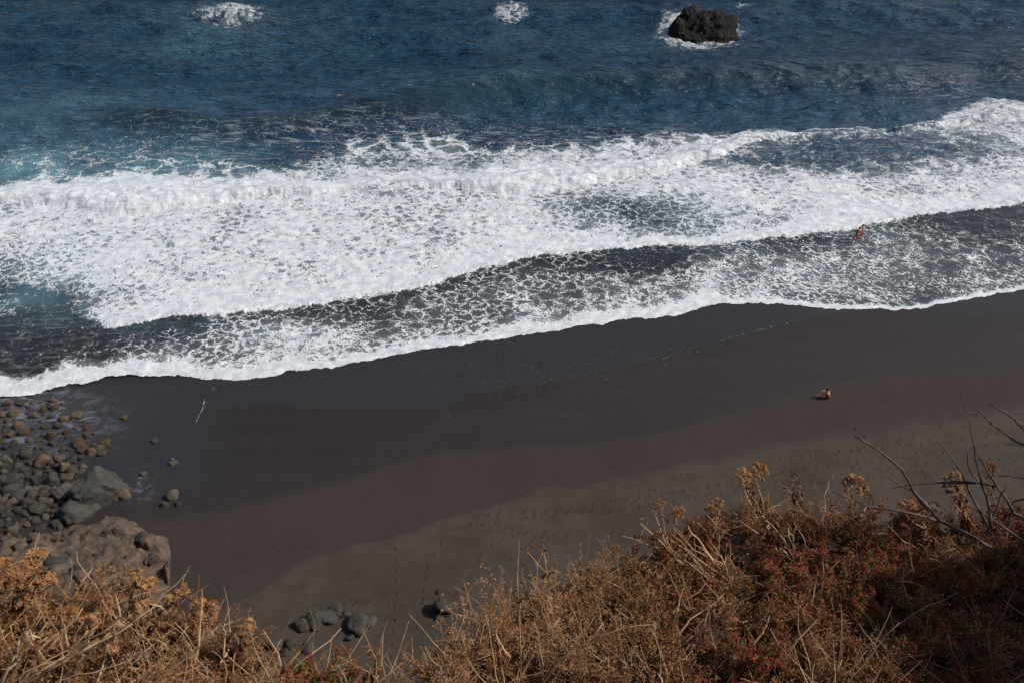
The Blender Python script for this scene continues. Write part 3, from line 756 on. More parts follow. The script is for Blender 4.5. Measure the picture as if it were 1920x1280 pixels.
CMARK = [(192, 900, "the largest boulder"), (127, 925, "the angular smooth grey boulder"), (82, 866, "the orange-tan oval stone"), (150, 962, "the long grey boulder"), (148, 830, "the large wet brown stone"),
         (147, 778, "the flat sandy stone"), (99, 751, "the tan stone nearest the wave edge"), (124, 885, "the upright tan stone"), (25, 905, "the dark round edge cobble")]
def cobbles():
    # stones that stand out
    S = stone
    S(192, 926, 122, 84, M_slab, "boulder", "largest dark grey flat-topped boulder at the seaward edge of the cobbles", None, "boulder", 9, 0.20, 0.2)
    S(232, 925, 24, 60, M_tan, "boulder", "narrow tan stone leaning on the right side of the largest dark boulder", None, "boulder", 4, 0.25, 1.2)
    S(150, 962, 80, 48, M_slab, "boulder", "long grey boulder just below the largest dark boulder", None, "boulder", 10, 0.25, 0.3)
    S(127, 925, 46, 42, M_boulder, "boulder", "angular smooth grey boulder with a pale top left of the largest one", None, "boulder", 11, 0.15, 0.1)
    S(82, 866, 34, 26, M_tan, "stone", "bright orange-tan oval stone near the top of the dry cobbles", None, "stone", 0, 0.15, 0.4)
    S(124, 880, 28, 30, M_tan, "stone", "upright tan stone above the angular smooth grey boulder", None, "stone", 1, 0.15, 0.9)
    S(130, 897, 26, 16, M_tan, "stone", "small ochre stone tucked under the upright tan stone", None, "stone", 3, 0.2)
    S(325, 930, 24, 30, M_brownst, "stone", "pale mottled stone alone on the wet sand right of the boulders", None, "stone", 7, 0.25, 0.5)
    S(310, 948, 22, 14, M_wetst, "stone", "dark brown stone beside the pale mottled stone on wet sand", None, "stone", 2, 0.3)
    S(334, 946, 14, 12, M_basalt, "stone", "small dark stone touching the lower right of the pale mottled stone", None, "stone", 2, 0.3)
    S(290, 826, 20, 10, M_boulder, "stone", "pale greenish stone standing alone in the shallow film of water", None, "stone", 1, 0.3)
    S(233, 783, 16, 7, M_tan, "stone", "small yellowish stone alone in dark wash, highest right of the cobbles", None, "stone", 3, 0.35)
    S(326, 868, 17, 11, M_brownst, "stone", "small pale stone with a curl of foam around it on the wet sand", None, "stone", 4, 0.3)
    S(269, 888, 13, 12, M_brownst, "stone", "small brown stone in the foam streaks right of the largest boulder", None, "stone", 5, 0.3)
    S(147, 778, 25, 11, M_tan, "stone", "flat sandy stone washed by foam at the top right of the cobbles", None, "stone", 6, 0.3)
    S(99, 751, 22, 9, M_tan, "stone", "light tan stone nearest to the white wave edge at the left", None, "stone", 0, 0.3)
    S(148, 830, 30, 22, M_wetst, "boulder", "large wet brown stone above the largest dark boulder", None, "stone", 1, 0.25)
    S(172, 848, 24, 16, M_tan, "stone", "rounded reddish tan stone right of the large wet brown stone", None, "stone", 2, 0.25)
    S(194, 851, 17, 10, M_boulder, "stone", "small pale stone at the top rim of the largest dark boulder", None, "stone", 3, 0.25)
    S(198, 832, 26, 12, M_wetst, "stone", "flat olive brown stone in the wash above the largest dark boulder", None, "stone", 7, 0.25)
    S(25, 905, 34, 27, M_basalt, "stone", "dark round cobble near the left picture edge in the dry cobble field", None, "stone", 3, 0.2)
    # the rest of the cobble field
    dry_poly = [(-60, 850), (0, 858), (60, 852), (110, 858), (160, 858), (155, 900), (140, 950), (120, 985), (60, 1004), (0, 1018), (-60, 1025)]
    wet_poly = [(-60, 752), (0, 755), (60, 748), (110, 752), (150, 775), (170, 800), (200, 845), (150, 862), (60, 858), (0, 860), (-60, 860)]
    pts = []
    def scatter(poly, n, rmin, rmax, sep, mats, grp, lab):
        tries = 0; k = 0
        xs = [p[0] for p in poly]; ys = [p[1] for p in poly]
        while k < n and tries < 20000:
            tries += 1
            x, y = random.uniform(min(xs), max(xs)), random.uniform(min(ys), max(ys))
            if not in_poly(x, y, poly): continue
            w = rmin + (rmax - rmin) * random.random() ** 1.8
            if any((x - a) ** 2 + ((y - b) * 1.3) ** 2 < (sep * (w + c) / 2) ** 2 for a, b, c in pts): continue
            pts.append((x, y, w)); k += 1
            m = random.choices([q[0] for q in mats], [q[1] for q in mats])[0]
            names = dict((q[0], q[2]) for q in mats)
            S(x, y, w, w * random.uniform(0.6, 0.9), m, "stone", ("small " if w < 15 else ("large " if w > 25 else "")) + lab % names[m] + " " + near_label(x, y, CMARK), grp % names[m], "stone", None, random.uniform(0.1, 0.3))
    pts += [(127, 925, 40), (192, 924, 90), (150, 962, 60), (82, 866, 30), (124, 880, 26)]
    scatter(dry_poly, 200, 11, 36, 0.50, [(M_grey, 6, "grey"), (M_brownst, 3, "brown"), (M_basalt, 2, "blackish")],
            "%s stones of the dry cobble field", "dry %s cobble")
    pts += [(147, 778, 20), (99, 751, 20), (148, 830, 30)]
    scatter(wet_poly, 95, 8, 28, 0.72, [(M_wetst, 5, "dark brown"), (M_tan, 3, "tan"), (M_basalt, 2, "black")],
            "%s stones washed by the foam", "wet %s stone")
    # boulders on the dry sand
    B = [(660, 1172, 0, 0)]
    S(568, 1174, 36, 44, M_boulder, "boulder", "leftmost boulder of the curved grey row on the beach", "curved row of grey boulders", "boulder", 1, 0.2, 1.3)
    S(592, 1167, 42, 42, M_boulder, "boulder", "roundest boulder of the curved grey row on the beach", "curved row of grey boulders", "boulder", 2, 0.2)
    S(614, 1158, 40, 32, M_boulder, "boulder", "middle boulder of the curved grey row with a pale crack", "curved row of grey boulders", "boulder", 5, 0.2)
    S(632, 1150, 34, 24, M_boulder, "boulder", "pale-topped boulder second from the right end of the curved row", "curved row of grey boulders", "boulder", 3, 0.2)
    S(648, 1153, 22, 17, M_boulder, "boulder", "smallest boulder at the right end of the curved grey row", "curved row of grey boulders", "boulder", 0, 0.2)
    S(674, 1174, 44, 40, M_boulder, "boulder", "dark round boulder right of the curved grey row", None, "boulder", 6, 0.15)
    S(698, 1166, 26, 24, M_brownst, "boulder", "dusty half-buried boulder touching the right of the dark round one", None, "boulder", 4, 0.3)
    S(658, 1196, 19, 17, M_boulder, "stone", "small grey stone under the dark round boulder", None, "stone", 7, 0.2)
    S(518, 1210, 34, 26, M_boulder, "boulder", "pale lumpy boulder above the left bushes", None, "boulder", 7, 0.2)
    S(549, 1206, 27, 30, M_grey, "boulder", "grey boulder with a peaked top right of the pale lumpy one", None, "boulder", 4, 0.2)
    S(535, 1226, 20, 16, M_grey, "stone", "small grey stone between the peaked boulder and the bushes", None, "stone", 3, 0.2)
    S(492, 1212, 22, 20, M_grey, "stone", "grey stone half hidden by the left bush tips", None, "stone", 2, 0.2)
    S(580, 1215, 36, 24, M_grey, "boulder", "low half-buried dark boulder right of the peaked boulder", None, "boulder", 8, 0.38)
    S(832, 1142, 46, 46, M_basalt, "boulder", "rough black lava boulder standing alone on the dry sand", None, "boulder", 12, 0.15)
    S(820, 1158, 16, 18, M_basalt, "boulder", "narrow black rock leaning below the lone lava boulder", None, "boulder", 5, 0.2, 1.3)
    S(822, 1110, 15, 11, M_basalt, "stone", "small dark stone just above the lone lava boulder", None, "stone", 1, 0.25)
    S(755, 1238, 12, 8, M_basalt, "stone", "tiny dark stone alone on the sand near the bottom centre", None, "stone", 1, 0.25)
    # loose stones on the shelf
    for (x, y, w, h, m, l) in ((218, 1108, 34, 22, M_boulder, "smooth blue-grey boulder on the brown shelf above the left umbels"),
                               (110, 1056, 44, 26, M_grey, "grey half-buried boulder on the left part of the brown shelf"),
                               (150, 1064, 34, 18, M_grey, "long low grey stone in the middle of the brown shelf"),
                               (268, 1010, 26, 22, M_grey, "grey boulder near the seaward corner of the brown shelf"),
                               (138, 1080, 30, 16, M_grey, "flat grey stone just above the left flower heads on the shelf"),
                               (205, 1000, 24, 16, M_grey, "grey stone on the seaward rim of the brown shelf"),
                               (283, 1050, 22, 26, M_grey, "blue-grey stone by the right rim of the brown shelf")):
        X, Y, Z = [float(q) for q in onto(x, y + 16, sand_h)]
        z = ledge_h(X, Y)
        S(x, y, w, h, m, "boulder", l, None, "boulder", None, 0.3, None, 0.25, lambda a, b, z=z: z + 0 * a)
    LMARK = [(218, 1108, "the smooth blue-grey boulder"), (110, 1056, "the half-buried grey boulder"), (150, 1064, "the long low grey stone"), (268, 1010, "the grey corner boulder"), (205, 1000, "the grey rim stone"), (283, 1050, "the stone by the right rim")]
    k = 0
    while k < 45:
        x, y = random.uniform(-10, 320), random.uniform(985, 1120)
        top = np.interp(x, [p[0] for p in LB], [p[1] for p in LB])
        if y < top - 4 or (x > 150 and 1085 < y < 1125): continue
        X, Y, Z = [float(q) for q in onto(x, y + 14, sand_h)]
        z = ledge_h(X, Y); w = random.uniform(8, 26)
        m = random.choice([M_grey, M_grey, M_brownst, M_ledge, M_ledge])
        S(x, y, w, w * 0.65, m, "stone", "small stone bedded in the shelf " + near_label(x, y, LMARK), "small stones bedded in the brown shelf", "stone", None, 0.42, None, 0.3, lambda a, b, z=z: z + 0 * a)
        k += 1
cobbles()

# ------------------------------------------------------------------ cliff top and face
EDGE = [(-700, 1040), (-300, 1050), (0, 1090), (200, 1120), (330, 1165), (420, 1215), (500, 1262), (560, 1290), (620, 1310), (720, 1320), (790, 1305), (860, 1255), (900, 1200), (960, 1135), (1050, 1085), (1130, 1070),
        (1220, 1045), (1300, 985), (1400, 960), (1500, 975), (1600, 990), (1700, 1005), (1800, 1010), (1920, 1000), (2200, 980), (2800, 960)]
def slope0(X, Y): return CAM_Z - 1.68 - np.where(Y > 0, 0.70, 0.25) * Y
_ex, _ey, _ = onto(np.array([p[0] for p in EDGE]), np.array([p[1] for p in EDGE]), slope0)
def edgeY(X): return np.interp(X, _ex, _ey)
def slope(X, Y):
    X = np.asarray(X, float); Y = np.asarray(Y, float)
    z = slope0(X, Y) + 0.10 * fbm2(X / 0.9, Y / 0.9, 4, 171) + 0.05 * fbm2(X / 0.2, Y / 0.2, 3, 172)
    z = z + 2.1 * smooth(X, 2.45, 3.1) * smooth(Y, 2.05, 1.5)  # unseen rise beyond the right frame edge, added to shade the lower right bushes
    z = z + 0.35 * fbm2(X / 0.7, Y / 0.7, 4, 177) * smooth(X, 2.5, 3.2)
    e = edgeY(X)
    return z - 0.9 * np.maximum(Y - e + 0.25, 0) ** 2

def build_cliff():
    xs = np.concatenate([np.linspace(-45, -3.4, 40, endpoint=False), np.linspace(-3.4, 4.4, 260), np.linspace(4.4, 45, 40)[1:]])
    e = edgeY(xs)
    r = []
    for t in np.concatenate([np.linspace(-30, -0.2, 24, endpoint=False), ]): r.append((np.full(len(xs), t), None))
    for t in np.linspace(0, 1, 110): r.append((-0.2 + (e + 0.2) * t, None))
    X = []; Y = []; Z = []
    for yy, _ in r:
        X.append(xs); Y.append(yy); Z.append(slope(xs, yy))
    ztop = Z[-1]
    for t in np.linspace(0, 1, 60)[1:]:
        yy = e + 0.25 * t ** 0.5 + (np.maximum(7.5, 0) - e) * t ** 1.6
        zz = ztop * (1 - t) + (-1.0) * t
        n = fbm2(xs / 1.5 + 3, zz / 2.0, 4, 175)
        X.append(xs); Y.append(yy + 0.35 * n * min(1, t * 6)); Z.append(zz)
    X, Y, Z = np.array(X), np.array(Y), np.array(Z)
    me = mesh_np("cliff", np.stack([X, Y, Z], -1).reshape(-1, 3), grid_quads(*X.shape), [M_soil])
    tag(link("cliff", me), "dry brown earth slope on top of the sea cliff", kind="structure")
build_cliff()

def fgp(px, py):
    X, Y, Z = [float(q) for q in onto(px, py, slope, 14)]
    if px > 1990:
        X, Y, _z = [float(q) for q in onto(px, py, slope0, 14)]
        return Vector((X, Y, float(slope(X, Y))))
    if not (math.isfinite(X) and math.isfinite(Z)) or abs(Z - float(slope(X, Y))) > 0.05 or px > 1950:
        X, Y, Z = [float(q) for q in onto(px, py, slope0, 14)]
        Z = float(slope(X, Y)) if px < 1990 else Z
    return Vector((X, Y, Z))
def depth_of(v): return v.y * cp + (CAM_Z - v.z) * sp_
def at_Y(px, py, Y):
    dx, dy, dz = [float(q) for q in ray(px, py)]
    t = Y / dy
    return Vector((dx * t, Y, CAM_Z + dz * t))

# ------------------------------------------------------------------ plants
P_stem = plant_mat("dry_stalk", (0.46, 0.28, 0.14), (0.66, 0.46, 0.28), 18, dark=(0.30, 0.17, 0.09))
P_fine = plant_mat("dry_twig", (0.26, 0.12, 0.052), (0.50, 0.285, 0.135), 6, dark=(0.14, 0.055, 0.025))
P_bud = plant_mat("seed_bud", (0.36, 0.18, 0.075), (0.66, 0.42, 0.22), 30, dark=(0.18, 0.075, 0.035))
P_umb = plant_mat("umbel_seed", (0.20, 0.085, 0.030), (0.56, 0.32, 0.14), 45, rnd=0.5, dark=(0.22, 0.09, 0.035))
P_umbd = plant_mat("umbel_seed_brown", (0.10, 0.050, 0.028), (0.20, 0.115, 0.060), 55, rnd=0.4, dark=(0.07, 0.035, 0.02))
P_dead = plant_mat("dead_leaf", (0.075, 0.028, 0.012), (0.24, 0.105, 0.042), 8, dark=(0.05, 0.020, 0.011))
P_dead2 = plant_mat("dead_leaf_pale", (0.30, 0.155, 0.065), (0.50, 0.31, 0.15), 8, dark=(0.14, 0.06, 0.028))
P_red = plant_mat("red_leaf", (0.26, 0.030, 0.028), (0.42, 0.11, 0.06), 20, dark=(0.07, 0.014, 0.012))
P_maroon = plant_mat("maroon_leaf", (0.08, 0.018, 0.011), (0.26, 0.085, 0.035), 9)
P_green = plant_mat("green_leaf", (0.055, 0.10, 0.018), (0.15, 0.21, 0.045), 25)
P_twig = plant_mat("grey_twig", (0.085, 0.060, 0.048), (0.17, 0.13, 0.105), 22)

def rv(s=1.0): return Vector((random.gauss(0, s), random.gauss(0, s), random.gauss(0, s)))

def wob(p, d, L, n, wig, lift=0.0):
    pts = [Vector(p)]; d = Vector(d).normalized()
    for i in range(n):
        d = (d + rv(wig) + Vector((0, 0, lift))).normalized()
        pts.append(pts[-1] + d * (L / n))
    return pts, d

def umbel_mesh(seed, nr=22, L=0.034, full=1.0, um=None):
    random.seed(seed); mb = MB()
    for i in range(nr):
        t = math.acos(1 - random.random() * 0.75) * 1.05; ph = random.uniform(0, 6.283)
        d = Vector((math.sin(t) * math.cos(ph), math.sin(t) * math.sin(ph), math.cos(t)))
        l = L * random.uniform(0.8, 1.15)
        mid = d * l * 0.5 - Vector((0, 0, 0.004))
        tip = d * l
        mb.tube([(0, 0, 0), mid, tip], 0.0009, 3, 0)
        for k in range(int(13 * full)):
            e = (d * 0.9 + rv(0.62)).normalized(); q = tip + e * random.uniform(0.005, 0.0115)
            mb.blob(q, random.uniform(0.0024, 0.0040), e, 1.4, 1)
    return mb.mesh("umbel", [P_stem, um or P_umb])
UMB = [umbel_mesh(40 + i, random.randint(24, 32), random.uniform(0.028, 0.034), 1.25) for i in range(6)]
UMBT = [umbel_mesh(60 + i, 15, 0.036, 0.8, P_umbd) for i in range(4)]

def umbel_plant(heads, root, label, group=None, leafy=1.0, thick=0.005, seed=0):
    """heads: list of (px, py, size_px, kind). One stalk from the root, a branch to each umbel."""
    random.seed(seed * 7 + 3)
    root_e = empty("umbel_plant", root); tag(root_e, label, "plant", group)
    mb, lf = MB(), MB()
    hs = []
    for (px, py, s, kd) in heads:
        Yh = root.y + random.uniform(0.02, 0.16)
        h = at_Y(px, py, Yh)
        hs.append((h, s, kd))
    cen = sum((h for h, _, _ in hs), Vector()) / len(hs)
    fork = root.lerp(cen, 0.50) + Vector((random.uniform(-.02, .02), 0, 0.015))
    pts = [Vector((0, 0, -0.03))]
    n = 5
    for i in range(1, n + 1):
        pts.append((fork - root) * (i / n) + rv(0.006))
    mb.tube(pts, [thick * (1.25 - 0.35 * i / n) for i in range(n + 1)], 6, 0)
    for (h, s, kd) in hs:
        a = pts[random.choice([-1, -1, -2])]; b = h - root
        dirn = (b - a); m1 = a.lerp(b, 0.45) + Vector((random.uniform(-.012, .012), 0, -0.015 + random.uniform(-.01, .01)))
        up = Vector((random.uniform(-.3, .3), random.uniform(-0.45, 0.1), 1)).normalized()
        m2 = b - up * min(0.03, dirn.length * 0.25)
        mb.tube([a, m1, m2, b], [thick * 0.7, thick * 0.55, thick * 0.45, thick * 0.4], 5, 0)
        for k in range(int(5 * leafy)):
            q = a.lerp(b, random.uniform(0.1, 0.9)) + rv(0.006)
            lf.leaf(q, Vector((random.uniform(-1, 1), random.uniform(-1, 1), -0.7)), random.uniform(0.02, 0.045), random.uniform(0.008, 0.018), 0.9, 0)
        me = random.choice(UMB if kd == 0 else UMBT)
        o = link("umbel", me, root_e, b)
        sc = s / FPX * depth_of(h) / 0.078
        o.scale = (sc, sc, sc * random.uniform(0.8, 1.0))
        o.rotation_euler = (up).to_track_quat('Z', 'Y').to_euler()
        o.rotation_euler.z += random.uniform(0, 6)
    for k in range(int(46 * leafy)):
        i = random.randrange(1, n); q = pts[i] + rv(0.014)
        lf.leaf(q, Vector((random.uniform(-1, 1), random.uniform(-1, 1), random.uniform(-1.0, 0.2))), random.uniform(0.025, 0.06), random.uniform(0.008, 0.022), 1.0, 0)
    link("stalk", mb.mesh("stalk", [P_stem], True), root_e)
    if lf.f: tag(link("withered_leaf", lf.mesh("withered_leaf", [P_dead]), root_e), kind="stuff")
    return root_e

def fine_shrub(seed, nst=7, H=0.34, spread=0.55, buds=1.0, budr=0.0031, leaves=0.0, lmats=None, name="dry_shrub"):
    random.seed(seed); st, bd, lf = MB(), MB(), MB()
    for s in range(nst):
        a = random.uniform(0, 6.283); tl = random.uniform(0.1, spread)
        d = Vector((math.sin(tl) * math.cos(a), math.sin(tl) * math.sin(a), math.cos(tl)))
        h = H * random.uniform(0.65, 1.1)
        pts, dl = wob(rv(0.012) * Vector((1, 1, 0)).length * 0.4, d, h, 6, 0.10, 0.02)
        pts[0].z = -0.02
        st.tube(pts, [0.0024, 0.0022, 0.002, 0.0018, 0.0016, 0.0013, 0.001], 4)
        for i in range(2, 7):
            for _ in range(random.choice([1, 1, 2]) if i > 2 else 1):
                bdir = (dl * 0.8 + rv(0.55) + Vector((0, 0, 0.35)))
                L = h * random.uniform(0.18, 0.42) * (1.25 - i * 0.09)
                p2, d2 = wob(pts[i], bdir, L, 3, 0.16, 0.05)
                st.tube(p2, [0.0013, 0.0011, 0.0009, 0.0007], 3)
                for j in range(3 if buds > 0 else 1):
                    p3, d3 = wob(p2[random.choice([1, 2, 3])], d2 + rv(0.6) + Vector((0, 0, 0.3)), L * random.uniform(0.3, 0.6), 2, 0.15)
                    st.tube(p3, [0.0009, 0.0007, 0.0005], 3)
                    for k in range(int(random.uniform(3, 6) * buds)):
                        q = p3[-1] + (d3 + rv(0.8)).normalized() * random.uniform(0.004, 0.017)
                        if random.random() < 0.5: st.tube([p3[-1], q], 0.0004, 3)
                        bd.blob(q, budr * random.uniform(0.7, 1.25), d3, 1.15)
                if leaves and lmats:
                    for k in range(int(leaves)):
                        t = random.random(); q = p2[0].lerp(p2[-1], t)
                        lf.leaf(q, (d2 * 0.5 + rv(0.8)), random.uniform(0.014, 0.03), random.uniform(0.003, 0.006), 0.6, random.choices(range(len(lmats)), [3, 3, 1.6][:len(lmats)])[0])
            if leaves and lmats:
                for k in range(int(leaves * 0.7)):
                    lf.leaf(pts[i] + rv(0.004), (dl * 0.4 + rv(0.9)), random.uniform(0.012, 0.026), random.uniform(0.003, 0.005), 0.3, random.choices(range(len(lmats)), [3, 3, 1.6][:len(lmats)])[0])
    out = [("stem", st.mesh("stem", [P_fine]), None)]
    if bd.f: out.append(("seed_head", bd.mesh("seed_head", [P_bud]), "stuff"))
    if lf.f: out.append(("foliage", lf.mesh("foliage", lmats), "stuff"))
    return out

FINE = [fine_shrub(500 + i, random.randint(6, 9), random.uniform(0.26, 0.38), 0.65) for i in range(6)]
CURL = [fine_shrub(540 + i, 10, 0.22, 1.1, 0.12, 0.0024, 7, [P_dead, P_dead2, P_dead2]) for i in range(4)]
REDS = [fine_shrub(560 + i, 12, 0.19, 0.95, 0.0, 0.002, 15, [P_red, P_maroon, P_green]) for i in range(3)]
BRWN = [fine_shrub(580 + i, 10, 0.19, 0.95, 0.3, 0.0026, 8, [P_maroon, P_dead, P_dead2]) for i in range(4)]
GRNS = [fine_shrub(600 + i, 9, 0.18, 0.8, 0.0, 0.002, 12, [P_green, P_green, P_red]) for i in range(2)]

def place(parts, name, p, s, rz, tilt, label, cat, group):
    r = empty(name, p); r.scale = (s, s, s); r.rotation_euler = (tilt[0], tilt[1], rz)
    tag(r, label, cat, group)
    for (n, me, kd) in parts:
        o = link(n, me, r)
        if kd: o["kind"] = kd
    return r

PMARK = [(60, 1075, "the tallest left umbel heads"), (212, 1085, "the dark shrivelled umbel plant"), (275, 1095, "the three clustered umbel heads"), (346, 1112, "the bright orange umbel against sand"), (395, 1145, "the pair of rusty umbels"),
         (464, 1180, "the dark-headed umbel at the tip"), (235, 1140, "the two low golden umbels"), (150, 1165, "the yellow-brown umbel over crossing stems"), (85, 1212, "the broad dull gold umbel"), (350, 1175, "the wide rusty umbel"),
         (612, 1270, "the green and red leafy shrub"), (265, 1262, "the flat reddish rock"), (40, 1270, "the thick lower left stump"), (430, 1260, "the tan tuft at the left slope end"),
         (1395, 900, "the tallest umbel on the right"), (1320, 1060, "the thick split stalk"), (1238, 1000, "the leaning umbel plant"), (1487, 940, "the small dark umbels on the rim"), (1600, 940, "the flat golden umbel"),
         (1800, 940, "the umbel among bare branches"), (1720, 970, "the two flat dusty umbels"), (1338, 1210, "the rounded brown rock"), (1542, 1110, "the upright forked tan stem"), (1670, 1100, "the small forked yellow stem"),
         (1808, 1110, "the thin yellow stem in red leaves"), (1860, 1210, "the thick grey stick"), (1110, 1210, "the bright tan stem"), (945, 1200, "the long wavy tan stem"), (1040, 1105, "the small black rock"), (1186, 1060, "the spreading brown umbel plant"),
         (1430, 1230, "the half-shaded rock"), (1580, 1240, "the fan of stems in shade"), (845, 1240, "the leftmost tall middle shrub"), (1010, 1040, "the thin leaning budded stalk")]
def scatter_plants():
    random.seed(77)
    def region(x, y):
        """which plant grows at this place on the slope"""
        if x < 470: return random.choices(["curl", "fine", "brown"], [6, 0.8, 1.5])[0]
        if x < 640: return random.choices(["fine", "brown", "curl"], [2, 1, 2])[0]
        if x < 1230: return random.choices(["fine", "red", "brown", "curl"], [6, 0.8, 1.8, 1])[0] if y < 1190 else random.choices(["fine", "brown"], [3, 4])[0]
        if y < 1010: return random.choices(["curl", "fine", "brown"], [4, 2, 2])[0]
        if x > 1440 and y < 1150: return random.choices(["red", "brown", "fine"], [5, 3.5, 0.5])[0]
        return random.choices(["brown", "fine", "red"], [6, 1.0, 2.2])[0]
    LAB = dict(curl=("dry_shrub", "shrub", "tangle of curled dry leaves %s", CURL, "curled dry shrubs %s"),
               fine=("seeding_shrub", "shrub", "tan seeding shrub %s", FINE, "tan shrubs with seed heads %s"),
               red=("red_shrub", "shrub", "crimson-leaved shrub %s", REDS, "red-leaved shrubs %s"),
               brown=("brown_shrub", "shrub", "dark brown withered shrub %s", BRWN, "dark brown shrubs %s"))
    pts = []
    ex = np.array([p[0] for p in EDGE]); ey = np.array([p[1] for p in EDGE])
    tries = 0
    while len(pts) < 420 and tries < 60000:
        tries += 1
        x = random.uniform(-140, 2060)
        e = float(np.interp(x, ex, ey))
        y = random.uniform(e + 10, 1420)
        if y < e: continue
        if any((x - a) ** 2 + (y - b) ** 2 < 28 ** 2 for a, b in pts): continue
        # leave the foreground rocks uncovered
        if (1270 < x < 1410 and 1190 < y < 1300) and random.random() < 0.8: continue
        if x < 520 and random.random() < 0.38: pts.append((x, y)); continue
        pts.append((x, y))
        kd = region(x, y)
        nm, cat, lab, var, grp = LAB[kd]
        rim = y - e < 60
        zone = ("left of the gap, " if x < 700 else ("in the middle, " if x < 1250 else "right of the brown rock, ")) + ("on the rim" if rim else ("at the bottom border" if y > 1230 else "mid-slope"))
        p = fgp(x, y)
        s = random.uniform(0.5, 0.95) * (1.25 if kd == 'red' else 1.0) * (0.85 if kd == 'fine' else 1.0) * (0.7 if 470 < x < 720 else 1.0)
        if kd == "fine" and x > 470 and x < 1250: s *= 1.0
        near = smooth(y, 1280, 1400)
        place(random.choice(var), nm, p, s * (1 - 0.35 * float(near)), random.uniform(0, 6.28), (random.uniform(-0.25, 0.1), random.uniform(-0.2, 0.2)), ('small ' if s < 0.6 else ('large ' if s > 0.8 else '')) + lab % near_label(x, y - 25, PMARK), cat, grp % zone)
scatter_plants()

